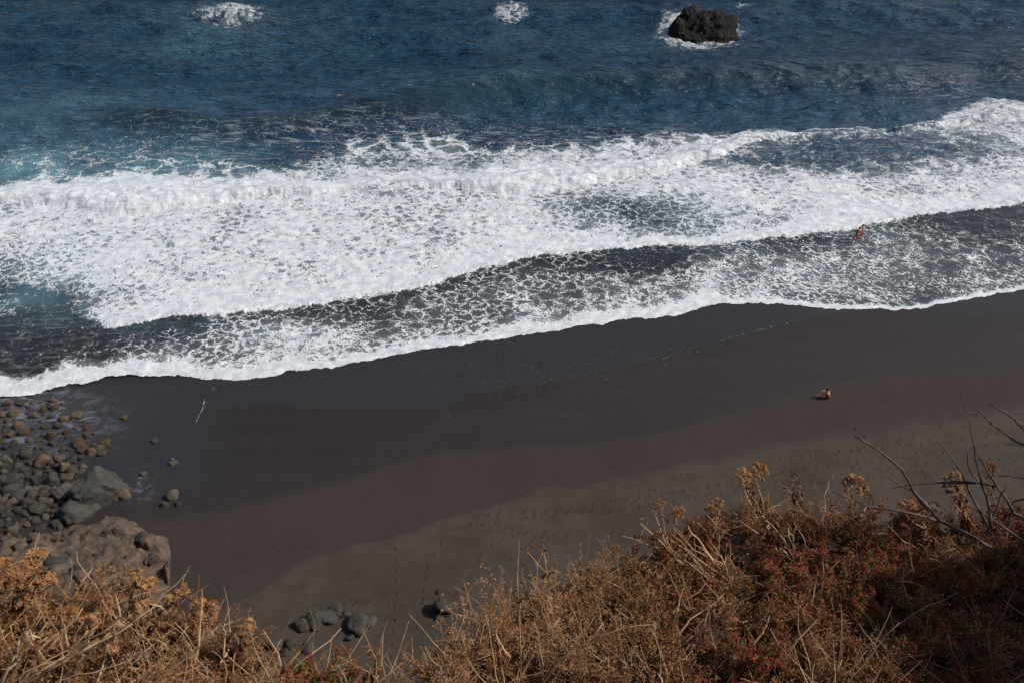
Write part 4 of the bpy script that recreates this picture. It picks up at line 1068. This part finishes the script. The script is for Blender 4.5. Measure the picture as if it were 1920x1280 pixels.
def key_plants():
    g = "dried umbel plants on the left slope"
    def U(heads, rx, ry, lab, grp=None, leafy=1.0, th=0.005):
        umbel_plant(heads, fgp(rx, ry), lab, grp, leafy, th, seed=rx * 3 + ry)
    U([(68, 1052, 52, 0), (60, 1085, 44, 0), (88, 1090, 34, 0)], 20, 1190, "umbel plant with the tallest golden brown heads at the left edge", None, 2.2)
    U([(8, 1070, 46, 0), (28, 1078, 40, 0)], -10, 1200, "umbel plant with golden heads cut by the left picture edge", None, 1.5)
    U([(212, 1078, 40, 1), (222, 1100, 30, 1), (205, 1112, 30, 1)], 165, 1210, "dark brown shrivelled umbel plant in front of the blue-grey boulder", None, 1.6)
    U([(254, 1076, 26, 0), (262, 1098, 30, 0), (284, 1100, 36, 0)], 225, 1195, "umbel plant with three clustered heads right of the dark shrivelled one", None, 1.6)
    U([(346, 1112, 34, 0), (318, 1128, 30, 0)], 280, 1220, "umbel plant whose bright orange head stands against the sand", None, 1.3)
    U([(374, 1140, 34, 0), (404, 1140, 30, 0), (398, 1158, 28, 0)], 335, 1240, "umbel plant with a pair of rusty heads at the right of the left slope", None, 1.6)
    U([(464, 1176, 34, 0), (480, 1188, 20, 1)], 425, 1268, "small dark-headed umbel plant at the far right tip of the left slope", None, 1.3)
    U([(430, 1186, 30, 1), (415, 1176, 24, 1), (446, 1212, 24, 1)], 400, 1290, "pale brown umbel plant below the small dark-headed one", None, 1.2)
    U([(270, 1140, 34, 0), (200, 1140, 30, 0)], 215, 1240, "umbel plant with two low golden heads in the middle of the left slope", None, 1.2)
    U([(130, 1152, 34, 0), (165, 1175, 44, 0)], 110, 1262, "umbel plant with a yellow-brown head over pale crossing stems", None, 1.2)
    U([(95, 1210, 52, 0), (60, 1190, 28, 1)], 60, 1300, "umbel plant with a broad dull gold head near the lower left", None, 1.2)
    U([(365, 1168, 40, 0), (330, 1185, 26, 1)], 320, 1275, "umbel plant with one wide rusty head below the paired heads", None, 1.5)
    U([(228, 1170, 30, 1), (250, 1200, 26, 1), (215, 1215, 24, 0)], 210, 1300, "thin umbel plant with small brown heads low on the left slope", None, 1.0)
    U([(10, 1120, 34, 1), (45, 1130, 34, 0)], -20, 1230, "umbel plant with brown heads below those at the left edge", None, 1.6)
    U([(690, 1218, 26, 1), (712, 1222, 20, 1), (712, 1240, 16, 1)], 670, 1330, "brown-headed umbel stalk alone against the sand at the bottom centre", None, 1.0, 0.003)
    # right slope
    U([(1392, 892, 34, 0), (1420, 884, 38, 0), (1400, 912, 26, 1)], 1462, 1068, "tallest umbel plant on the right slope with heavy joined heads", None, 1.8)
    U([(1238, 948, 24, 0), (1228, 962, 20, 1), (1204, 975, 18, 1)], 1312, 1118, "leaning umbel plant on a long pale stalk over the footprints", None, 0.9, 0.0045)
    U([(1270, 960, 26, 0)], 1262, 1050, "single brown umbel on a thin stalk right of the leaning plant", None, 0.6, 0.003)
    U([(1487, 898, 22, 1), (1500, 912, 16, 1), (1476, 906, 14, 1)], 1520, 1020, "dark small-headed umbel plant right of the tallest one", None, 1.5, 0.0035)
    U([(1600, 908, 46, 0), (1622, 930, 22, 1), (1628, 942, 18, 1)], 1580, 1048, "umbel plant with one flat golden head alone above the right slope", None, 1.0, 0.004)
    U([(1790, 905, 40, 0), (1780, 915, 28, 1), (1810, 930, 34, 1)], 1830, 1040, "dark umbel plant with a golden top among the bare grey branches", None, 2.6)
    U([(1858, 876, 22, 0), (1845, 888, 18, 1)], 1870, 1010, "small umbel plant behind the bare branches near the right edge", None, 1.8, 0.004)
    U([(1700, 955, 34, 0), (1730, 957, 34, 0), (1752, 950, 20, 1)], 1725, 1050, "umbel plant with two flat dusty heads behind the long bare branch", None, 1.2, 0.0035)
    U([(1152, 1030, 20, 0), (1186, 1030, 22, 1), (1200, 1014, 22, 1), (1230, 1025, 22, 1)], 1205, 1110, "spreading brown umbel plant at the middle of the skyline of bushes", None, 1.0, 0.003)
    U([(1310, 972, 18, 1), (1330, 958, 24, 0), (1345, 945, 24, 0)], 1360, 1060, "umbel plant with tan heads left of the tallest one", None, 1.5, 0.0035)
    U([(1022, 1012, 16, 1), (1014, 1030, 14, 1), (992, 1028, 16, 1), (1000, 1046, 14, 1)], 1056, 1118, "thin stalk with small pale buds leaning out left of the middle bushes", None, 0.3, 0.003)
    U([(980, 1070, 18, 1), (996, 1078, 16, 1)], 985, 1140, "small thin brown umbel above the green sprigs", None, 0.4, 0.0025)

def authored(name, label, cat, lines, mat, r0, part="branch", group=None, buds=False, root=None):
    """lines: each a list of (px, py, dY) ; dY = how far beyond the first point's ground position"""
    base = root or fgp(lines[0][0][0], lines[0][0][1])
    r = empty(name, base); tag(r, label, cat, group)
    for ln, rr in zip(lines, r0):
        pts = [at_Y(x, y, base.y + dy) - base for (x, y, dy) in ln]
        # resample with slight crookedness
        out = [pts[0]]
        for a, b in zip(pts[:-1], pts[1:]):
            k = max(2, int((b - a).length / 0.05))
            for i in range(1, k + 1):
                out.append(a.lerp(b, i / k) + (rv(0.0035) if i < k else rv(0.001)))
        n = len(out)
        mb = MB(); mb.tube(out, [rr * (1 - 0.68 * i / (n - 1)) * random.uniform(0.92, 1.1) for i in range(n)], 6)
        link(part, mb.mesh(part, [mat], True), r)
    return r

def bare_shrub():
    random.seed(5)
    L = [[(2010, 1110, 0.0), (1920, 1060, 0.05), (1830, 1010, 0.12), (1760, 975, 0.2), (1730, 940, 0.25), (1690, 880, 0.32), (1645, 842, 0.38), (1604, 817, 0.42)],
         [(1760, 975, 0.2), (1700, 960, 0.22), (1630, 950, 0.26), (1560, 921, 0.3)],
         [(1740, 955, 0.24), (1710, 920, 0.28), (1658, 890, 0.33)],
         [(1970, 1000, 0.0), (1900, 960, 0.1), (1868, 910, 0.16), (1830, 845, 0.2)],
         [(1858, 990, 0.05), (1850, 930, 0.14), (1830, 860, 0.22), (1817, 785, 0.3)],
         [(1850, 980, 0.08), (1815, 915, 0.2), (1790, 865, 0.26), (1763, 829, 0.32)],
         [(1868, 910, 0.16), (1830, 904, 0.2), (1757, 903, 0.24), (1726, 880, 0.28)],
         [(1830, 905, 0.2), (1740, 905, 0.26), (1672, 915, 0.3)],
         [(1990, 860, 0.1), (1905, 828, 0.2), (1860, 795, 0.28), (1825, 761, 0.33)],
         [(1990, 850, 0.1), (1915, 795, 0.25), (1880, 770, 0.3), (1852, 757, 0.33)],
         [(1860, 795, 0.28), (1845, 778, 0.3), (1818, 776, 0.32)],
         [(1990, 920, 0.1), (1930, 898, 0.2), (1870, 891, 0.25)],
         [(1850, 1000, 0.05), (1876, 930, 0.12), (1890, 905, 0.15)],
         [(1960, 1040, 0.0), (1900, 1000, 0.1), (1840, 960, 0.18), (1790, 930, 0.24)],
         [(1920, 1130, 0.0), (1890, 1060, 0.05), (1860, 1000, 0.1)],
         [(1838, 905, 0.2), (1815, 870, 0.24), (1808, 834, 0.28)],
         [(2000, 850, 0.1), (1930, 836, 0.16), (1878, 830, 0.2)],
         [(1890, 1045, 0.06), (1830, 1055, 0.1), (1760, 1090, 0.1)],
         [(1905, 790, 0.2), (1925, 810, 0.18), (1990, 880, 0.1)],
         [(1995, 960, 0.05), (1935, 930, 0.12), (1900, 940, 0.14), (1885, 965, 0.14)]]
    r = [0.0085, 0.005, 0.0045, 0.0055, 0.005, 0.0045, 0.004, 0.0035, 0.0045, 0.0045, 0.0025, 0.004, 0.0045, 0.005, 0.0055, 0.0035, 0.003, 0.003, 0.0035, 0.004]
    o = authored("bare_shrub", "leafless grey shrub with long crooked branches reaching over the sand at the right", "shrub", L, P_twig, [q * 1.3 for q in r], root=Vector([float(q) for q in onto(2010, 1110, slope0)]))

def dead_stems():
    random.seed(9)
    D = [([[(1395, 1120, 0), (1350, 1070, 0.05), (1310, 1010, 0.12), (1290, 985, 0.16)], [(1375, 1110, 0), (1330, 1040, 0.08), (1300, 1020, 0.1)]], [0.008, 0.004], "thick pale split stalk leaning left in the middle of the right slope"),
         ([[(1320, 1130, 0), (1270, 1100, 0.04), (1240, 1085, 0.06)], [(1320, 1128, 0), (1210, 1132, 0.02), (1160, 1135, 0.02)]], [0.006, 0.004], "pale fallen stalk lying level on the middle slope"),
         ([[(1500, 1060, 0), (1460, 1010, 0.08), (1425, 960, 0.14), (1395, 930, 0.18)]], [0.005], "pale stalk curving up behind the tallest umbel plant"),
         ([[(1070, 1290, 0), (1090, 1230, 0.02), (1110, 1200, 0.04), (1130, 1168, 0.06)], [(1110, 1200, 0.04), (1165, 1178, 0.05), (1225, 1170, 0.06)]], [0.005, 0.0025], "bright tan stem with one side arm at the bottom centre"),
         ([[(935, 1290, 0), (955, 1230, 0.02), (930, 1190, 0.04), (945, 1160, 0.06), (960, 1100, 0.09)], [(945, 1160, 0.06), (1000, 1120, 0.08), (1050, 1090, 0.1)]], [0.0045, 0.003], "long wavy tan stem rising left of the bright tan stem"),
         ([[(1180, 1290, 0), (1150, 1250, 0.02), (1110, 1225, 0.04), (1060, 1190, 0.05)]], [0.0035], "tan stem arching left over the shaded bottom bushes"),
         ([[(0, 1180, 0), (15, 1150, 0.03), (20, 1120, 0.05), (18, 1085, 0.07)], [(15, 1150, 0.03), (30, 1115, 0.06), (48, 1080, 0.07)]], [0.006, 0.003], "forked pale stem at the left edge"),
         ([[(40, 1290, 0), (70, 1220, 0.05), (120, 1180, 0.1), (155, 1140, 0.14)], [(70, 1220, 0.05), (55, 1180, 0.08), (75, 1145, 0.1)]], [0.008, 0.004], "thick grey-tan stem rising from the lower left corner"),
         ([[(100, 1300, 0), (125, 1260, 0.03), (170, 1215, 0.08), (205, 1185, 0.12)], [(170, 1230, 0.06), (165, 1195, 0.1), (190, 1165, 0.13)]], [0.006, 0.003], "pale branching stem low on the left slope"),
         ([[(-20, 1260, 0), (25, 1230, 0.02), (60, 1200, 0.05), (90, 1165, 0.09)]], [0.006], "straight pale stem crossing the lower left corner"),
         ([[(110, 1310, 0), (160, 1280, 0.02), (190, 1245, 0.05), (215, 1218, 0.08)]], [0.005], "short pale stem at the bottom of the left slope"),
         ([[(320, 1240, 0), (315, 1200, 0.04), (322, 1170, 0.08)], [(316, 1215, 0.03), (300, 1180, 0.06)], [(345, 1220, 0), (375, 1195, 0.05), (410, 1185, 0.08)]], [0.004, 0.0025, 0.004], "cluster of yellowish stems under the wide rusty head"),
         ([[(20, 1300, 0), (28, 1240, 0.03), (35, 1200, 0.05)]], [0.009], "thickest broken pale stump at the lower left corner"),
         ([[(60, 1310, 0), (110, 1290, 0), (170, 1300, 0.0)]], [0.005], "pale stick lying along the bottom left border"),
         ([[(290, 1300, 0), (300, 1262, 0.03), (318, 1240, 0.05)]], [0.006], "stubby pale stem at the bottom left of centre"),
         ([[(1545, 1170, 0), (1540, 1110, 0.04), (1542, 1050, 0.08)], [(1540, 1090, 0.05), (1575, 1050, 0.08)]], [0.004, 0.0025], "upright tan stem with one side shoot in the red bushes"),
         ([[(1675, 1130, 0), (1665, 1100, 0.02), (1650, 1080, 0.04)], [(1668, 1100, 0.02), (1680, 1070, 0.05)]], [0.0028, 0.002], "small forked yellow stem in the shaded red bushes"),
         ([[(1800, 1150, 0), (1808, 1100, 0.03), (1812, 1070, 0.05)]], [0.0028], "thin yellow stem between the red bushes at the right"),
         ([[(1220, 1290, 0), (1280, 1200, 0.02), (1320, 1160, 0.04)]], [0.0028], "thin stem rising in front of the rounded brown rock"),
         ([[(1780, 1215, 0), (1860, 1222, 0.0), (1920, 1205, 0.0), (1990, 1180, 0.0)]], [0.006], "thick grey stick lying in the shade at the lower right"),
         ([[(1480, 1130, 0), (1440, 1105, 0.02), (1400, 1098, 0.03)]], [0.004], "curled pale stalk above the rounded brown rock")]
    for lines, rr, lab in D:
        authored("dead_stem", lab, "plant stem", lines, P_stem, rr, "stem")
    FANS = [((1402, 1125), 12, (1225, 1370), (985, 1075), 0.0042, "fan of pale dead stalks splaying left below the leaning umbel plant"),
            ((1500, 1075), 10, (1385, 1500), (935, 1010), 0.0038, "fan of pale dead stalks rising under the tallest umbel plant"),
            ((-30, 1330), 13, (40, 330), (1130, 1240), 0.0052, "fan of thick pale stalks spreading from the lower left corner"),
            ((180, 1345), 9, (200, 420), (1170, 1260), 0.0040, "fan of tan stalks spreading over the bottom of the left slope"),
            ((960, 1340), 9, (860, 1130), (1120, 1220), 0.0030, "fan of slender tan stalks in the middle of the bottom border"),
            ((1250, 1350), 8, (1120, 1300), (1150, 1240), 0.0028, "fan of thin stems beside the rounded brown rock"),
            ((1560, 1350), 9, (1440, 1700), (1140, 1240), 0.0028, "fan of thin stems at the bottom border in the shade")]
    for (ox, oy), n, xr, yr, th, lab in FANS:
        L, rr = [], []
        for i in range(n):
            tx = xr[0] + (xr[1] - xr[0]) * (i + random.uniform(0.1, 0.9)) / n; ty = random.uniform(*yr)
            q0 = (ox + random.uniform(-14, 14), oy + random.uniform(-8, 8)); bx, by = random.gauss(0, 16), random.gauss(0, 12)
            m1 = (q0[0] * .6 + tx * .4 + bx, q0[1] * .6 + ty * .4 + by)
            m2 = (q0[0] * .25 + tx * .75 + bx * .5, q0[1] * .25 + ty * .75 - by * .4)
            k = random.uniform(0.05, 0.2)
            L.append([(*q0, 0.0), (*m1, k * .4), (*m2, k * .8), (tx, ty, k)]); rr.append(th * random.uniform(0.6, 1.25))
            if random.random() < 0.7:
                L.append([(*m2, k * .8), (m2[0] + random.uniform(-45, 45), m2[1] - random.uniform(20, 55), k)]); rr.append(th * 0.45)
        authored("dead_stem", lab, "plant stem", L, P_stem, rr, "stem", root=fgp(ox, min(oy, 1350)))
    # many thin loose stems
    mb = MB()
    for i in range(2100):
        x = random.uniform(-260, 2500); e = float(np.interp(x, [p[0] for p in EDGE], [p[1] for p in EDGE])); y = random.uniform(e + 6, 1360)
        p = fgp(x, y); L = random.uniform(0.06, 0.30)
        a = random.uniform(0, 6.28)
        pts, _ = wob(p + Vector((0, 0, random.uniform(0.0, 0.08))), Vector((math.cos(a), math.sin(a), random.uniform(0.0, 1.0))), L, 5, 0.22)
        f = random.choice([1, 1, 1, 1.8, 2.6]) if (x < 520 or 1230 < x < 1560) else random.choice([1, 1, 1.4])
        mb.tube(pts, [f * q for q in (0.0016, 0.0015, 0.0013, 0.0011, 0.0009, 0.0006)], 4, random.choice([0, 0, 1]))
    tag(link("loose_twigs", mb.mesh("loose_twigs", [P_stem, P_fine])), "thin dry twigs tangled between the cliff shrubs", "twigs", kind="stuff")
    mb = MB()
    for i in range(12000):
        x = random.uniform(-300, 2700); e = float(np.interp(x, [p[0] for p in EDGE], [p[1] for p in EDGE])); y = random.uniform(e, 1380)
        if i % 30 == 0 or i == 0: pass
        mb_p = (x, y)
        if i == 0: lst = []
        lst.append(mb_p)
    xs = np.array([p[0] for p in lst]); ys = np.array([p[1] for p in lst])
    X, Y, Z = onto(xs, ys, slope0, 10); Z = slope(X, Y)
    for i in range(len(xs)):
        mb.leaf((X[i], Y[i], Z[i] + random.uniform(0, 0.035)), Vector((random.uniform(-1, 1), random.uniform(-1, 1), random.uniform(-.2, .8))), random.uniform(0.015, 0.045), random.uniform(0.004, 0.012), 0.7, random.choice([0, 0, 1, 2]))
    tag(link("leaf_litter", mb.mesh("leaf_litter", [P_dead, P_dead2, P_maroon])), "dead leaves lying under the cliff shrubs", "leaf litter", kind="stuff")

def fg_rocks():
    random.seed(21)
    F = [(1338, 1240, 120, 78, "rounded brown rock bulging from the bottom of the right slope", 5), (1300, 1290, 90, 60, "brown rock at the bottom border left of the rounded one", 3),
         (1420, 1270, 80, 50, "half-shaded rock right of the rounded brown rock", 7), (1375, 1130, 60, 44, "pale brown rock under the thick split stalk", 4),
         (1040, 1118, 34, 30, "small black rock jutting over the edge in the middle bushes", 8), (1880, 990, 60, 44, "dark rock behind the bare grey branches", 2),
         (265, 1262, 80, 44, "flat reddish brown rock low on the left slope", 6), (60, 1250, 70, 50, "dark rock between pale stems at the lower left", 1),
         (890, 1215, 40, 36, "small dark rock under the left end of the middle bushes", 0), (1850, 1180, 80, 50, "grey shaded rock among the bushes at the lower right", 5),
         (1110, 1068, 36, 16, "thin grey flat stone on the middle skyline", 2)]
    for x, y, w, h, lab, i in F:
        p = fgp(x, y); dpt = depth_of(p); s = w / FPX * dpt / 2
        o = link("cliff_rock", rock_mesh(i, M_fgrock if "black" not in lab and "dark" not in lab else M_basalt), loc=p + Vector((0, 0, s * 0.15)))
        o.scale = (s, s, s * 0.85); o.rotation_euler = (0.2, 0.1, i)
        tag(o, lab, "rock")

def special_shrubs():
    random.seed(33)
    for (x, y, var, s, lab, nm) in ((612, 1312, GRNS[0], 1.0, "bushy plant with bright green and red narrow leaves at the bottom centre", "leafy_shrub"),
                               (585, 1310, REDS[0], 1.0, "dark red leafy shrub left of the bright green one", "red_shrub"),
                               (650, 1325, REDS[1], 0.95, "dark red leafy shrub right of the bright green one", "red_shrub"),
                               (985, 1110, GRNS[1], 0.45, "small green sprig leaning out over the sand", "leafy_shrub"),
                               (1400, 1145, GRNS[1], 0.4, "tiny green sprig beside the pale brown rock", "leafy_shrub"),
                               (1790, 1100, GRNS[0], 0.5, "bright green sprig inside the red bushes at the right", "leafy_shrub"),
                               (1685, 1235, GRNS[1], 0.5, "light green sprig in the deep shade at the lower right", "leafy_shrub"),
                               (1065, 1135, REDS[2], 0.55, "crimson sprig below the small black rock", "red_shrub"),
                               (1840, 1110, REDS[1], 0.9, "brightest crimson shrub at the right", "red_shrub"),
                               (315, 1255, GRNS[0], 0.35, "tiny green sprig on the left slope", "leafy_shrub"),
                               (785, 1320, FINE[2], 0.62, "thin tan shrub at the left end of the middle bushes", "seeding_shrub"),
                               (845, 1300, FINE[0], 0.85, "tan shrub standing against the sand, leftmost tall one of the middle bushes", "seeding_shrub"),
                               (910, 1230, FINE[1], 0.7, "tan shrub with open buds over the sand above the bottom centre", "seeding_shrub"),
                               (1105, 1150, FINE[3], 0.8, "fullest golden tan seeding shrub in the middle skyline", "seeding_shrub")):
        place(var, nm, fgp(x, y), s, random.uniform(0, 6), (-0.1, 0.0), lab, "shrub", None)

key_plants(); bare_shrub(); dead_stems(); fg_rocks(); special_shrubs()

# ------------------------------------------------------------------ people
def skin_obj(name, verts, edges, rad, mat, parent, root=0, sub=1):
    me = bpy.data.meshes.new(name); me.from_pydata(verts, edges, []); me.materials.append(mat)
    o = link(name, me, parent)
    me.skin_vertices.new() if hasattr(me.skin_vertices, "new") and not me.skin_vertices else None
    md = o.modifiers.new("skin", 'SKIN'); md.use_smooth_shade = True
    if not me.skin_vertices:
        bm = bmesh.new(); bm.from_mesh(me); bm.verts.layers.skin.verify(); bm.to_mesh(me); bm.free()
    for i, sv in enumerate(me.skin_vertices[0].data):
        r = rad[i]; sv.radius = (r, r) if not hasattr(r, '__len__') else r; sv.use_root = (i == root)
    ss = o.modifiers.new("sub", 'SUBSURF'); ss.levels = ss.render_levels = sub
    return o

def flat(name, c, rough=0.6):
    m = NT(name); n = m.noise(m.obj(), 6, 3).outputs["Fac"]
    return m.out(m.mix(m.step(n, 0.3, 0.7), tuple(q * 0.9 for q in c), tuple(min(1, q * 1.08) for q in c)), rough, spec=0.3)
K_skin = flat("tanned_skin", (0.42, 0.15, 0.075)); K_skin2 = flat("pale_skin", (0.58, 0.25, 0.14)); K_hair = flat("dark_hair", (0.012, 0.009, 0.008))
K_pink = flat("pink_cloth", (0.55, 0.04, 0.22)); K_red = flat("maroon_cloth", (0.16, 0.02, 0.07)); K_dark = flat("dark_cloth", (0.03, 0.02, 0.03))

def person(loc, rz, J, label, skin, shorts, extra=0.0, group=None):
    """J: joints in metres, person faces +Y locally"""
    r = empty("person", loc); r.rotation_euler = (0, 0, rz); tag(r, label, "person", group)
    V, E, RD = [], [], []
    def add(name, rad, parent=None):
        V.append(tuple(J[name])); RD.append(rad)
        if parent is not None: E.append((parent, len(V) - 1))
        return len(V) - 1
    pel = add("pelvis", (0.15, 0.11)); ab = add("waist", (0.125, 0.095), pel); ch = add("chest", (0.165, 0.115), ab); nk = add("neck", 0.055, ch)
    h0 = add("jaw", (0.072, 0.085), nk); add("crown", (0.078, 0.092), h0)
    for s in "lr":
        sh = add("sho" + s, 0.062, ch); el = add("elb" + s, 0.042, sh); wr = add("wri" + s, 0.028, el)
        w = Vector(J["wri" + s]); e = Vector(J["elb" + s]); d = (w - e).normalized()
        V.append(tuple(w + d * 0.07)); RD.append((0.036, 0.018)); E.append((wr, len(V) - 1)); palm = len(V) - 1
        a = d.orthogonal().normalized()
        for k, (off, ln) in enumerate(((-0.03, .06), (-0.01, .075), (0.01, .07), (0.03, .055))):
            V.append(tuple(w + d * (0.09 + ln) + a * off)); RD.append(0.009); E.append((palm, len(V) - 1))
        V.append(tuple(w + d * 0.08 - a * 0.055)); RD.append(0.011); E.append((palm, len(V) - 1))
        hp = add("hip" + s, 0.092, pel); kn = add("kne" + s, 0.062, hp); an = add("ank" + s, 0.040, kn); add("toe" + s, 0.032, an)
    skin_obj("body", V, E, RD, skin, r)
    c = Vector(J["crown"]); j = Vector(J["jaw"]); f = Vector(J.get("face", (0, 1, 0)))
    v, fc = ICO[3]
    n = fbm3(v[:, 0] * 3, v[:, 1] * 3, v[:, 2] * 3, 3, 5)
    hv = v * np.array([0.098, 0.108, 0.112]) * (1 + 0.12 * n)[:, None]
    face = (hv @ np.array(f)) - 0.35 * hv[:, 2]
    hv = hv * np.where(face > 0.05, 0.72, 1.0)[:, None]
    link("hair", mesh_np("hair", hv, fc, [K_hair]), r, c - f * 0.018 + Vector((0, 0, 0.02)))
    mbx = MB()
    side = f.cross(Vector((0, 0, 1))).normalized(); m = j.lerp(c, 0.5)
    # shorts
    sv = [J["pelvis"], Vector(J["pelvis"]).lerp(Vector(J["waist"]), 0.45)]; se = [(0, 1)]; sr = [(0.168, 0.13), (0.15, 0.118)]
    for s in "lr":
        a = Vector(J["hip" + s]); b = Vector(J["kne" + s])
        sv += [a, a.lerp(b, 0.55)]; se += [(0, len(sv) - 2), (len(sv) - 2, len(sv) - 1)]; sr += [0.11, 0.098]
    skin_obj("shorts", [tuple(q) for q in sv], se, sr, shorts, r)
    return r

def stand(lean=0.0, armL="down", stride=0.15, head=(0, 0.05)):
    J = dict(pelvis=(0, 0, .92), waist=(0, lean * .12, 1.10), chest=(0, lean * .3, 1.34), neck=(0, lean * .38 + .01, 1.50), jaw=(head[0] * .6, lean * .42 + .04 + head[1], 1.58), crown=(head[0], lean * .42 + .03 + head[1], 1.68),
             hipl=(-.10, 0, .86), kneel=(0, 0, 0), hipr=(.10, 0, .86))
    J["knel"] = (-.12, stride * .6 + .04, .47); J["ankl"] = (-.12, stride, .07); J["toel"] = (-.13, stride + .17, .02)
    J["kner"] = (.12, -stride * .2 + .04, .47); J["ankr"] = (.12, -stride, .09); J["toer"] = (.13, -stride + .16, .02)
    for s, q in (("l", -1), ("r", 1)):
        J["sho" + s] = (q * .19, lean * .36, 1.42)
        if armL == "hips":
            J["elb" + s] = (q * .42, lean * .25 - .10, 1.20); J["wri" + s] = (q * .24, lean * .1 + .02, 1.03)
        else:
            J["elb" + s] = (q * .25, lean * .25 - .04, 1.13); J["wri" + s] = (q * .22, lean * .25 + .16, .95)
    return J

X, Y, _ = [float(q) for q in onto(1601, 455, water_base)]
Zw = float(water_base(np.array(X), np.array(Y)))
person((X, Y, Zw - 0.10), R(-25), stand(0.45, "hips", 0.10, (0.05, 0.04)), "person with dark hair in bright pink shorts wading, hands at the hips", K_skin, K_pink)
X, Y, _ = [float(q) for q in onto(1612.5, 449, water_base)]
person((X, Y, Zw - 0.10), R(55), stand(0.25, "down", 0.13), "person with dark hair in dark red shorts standing right of the pink shorts", K_skin2, K_red)
X, Y, Zs = [float(q) for q in onto(1553, 746, sand_h)]
J = dict(pelvis=(0, 0, .12), waist=(0, .03, .30), chest=(0, .13, .52), neck=(0, .22, .68), jaw=(0, .28, .75), crown=(0, .28, .85), face=(0, 1, 0),
         hipl=(-.10, .05, .11), knel=(-.13, .48, .13), ankl=(-.14, .90, .08), toel=(-.15, 1.0, .17),
         hipr=(.10, .05, .11), kner=(.13, .40, .46), ankr=(.13, .58, .08), toer=(.13, .75, .04),
         shol=(-.19, .18, .60), elbl=(-.22, .36, .40), wril=(-.12, .52, .38), shor=(.19, .18, .60), elbr=(.22, .38, .46), wrir=(.12, .54, .52))
person((X, Y, Zs + 0.02), R(72), J, "person sitting on the sand with one knee up, bare back to the right", K_skin2, K_dark)
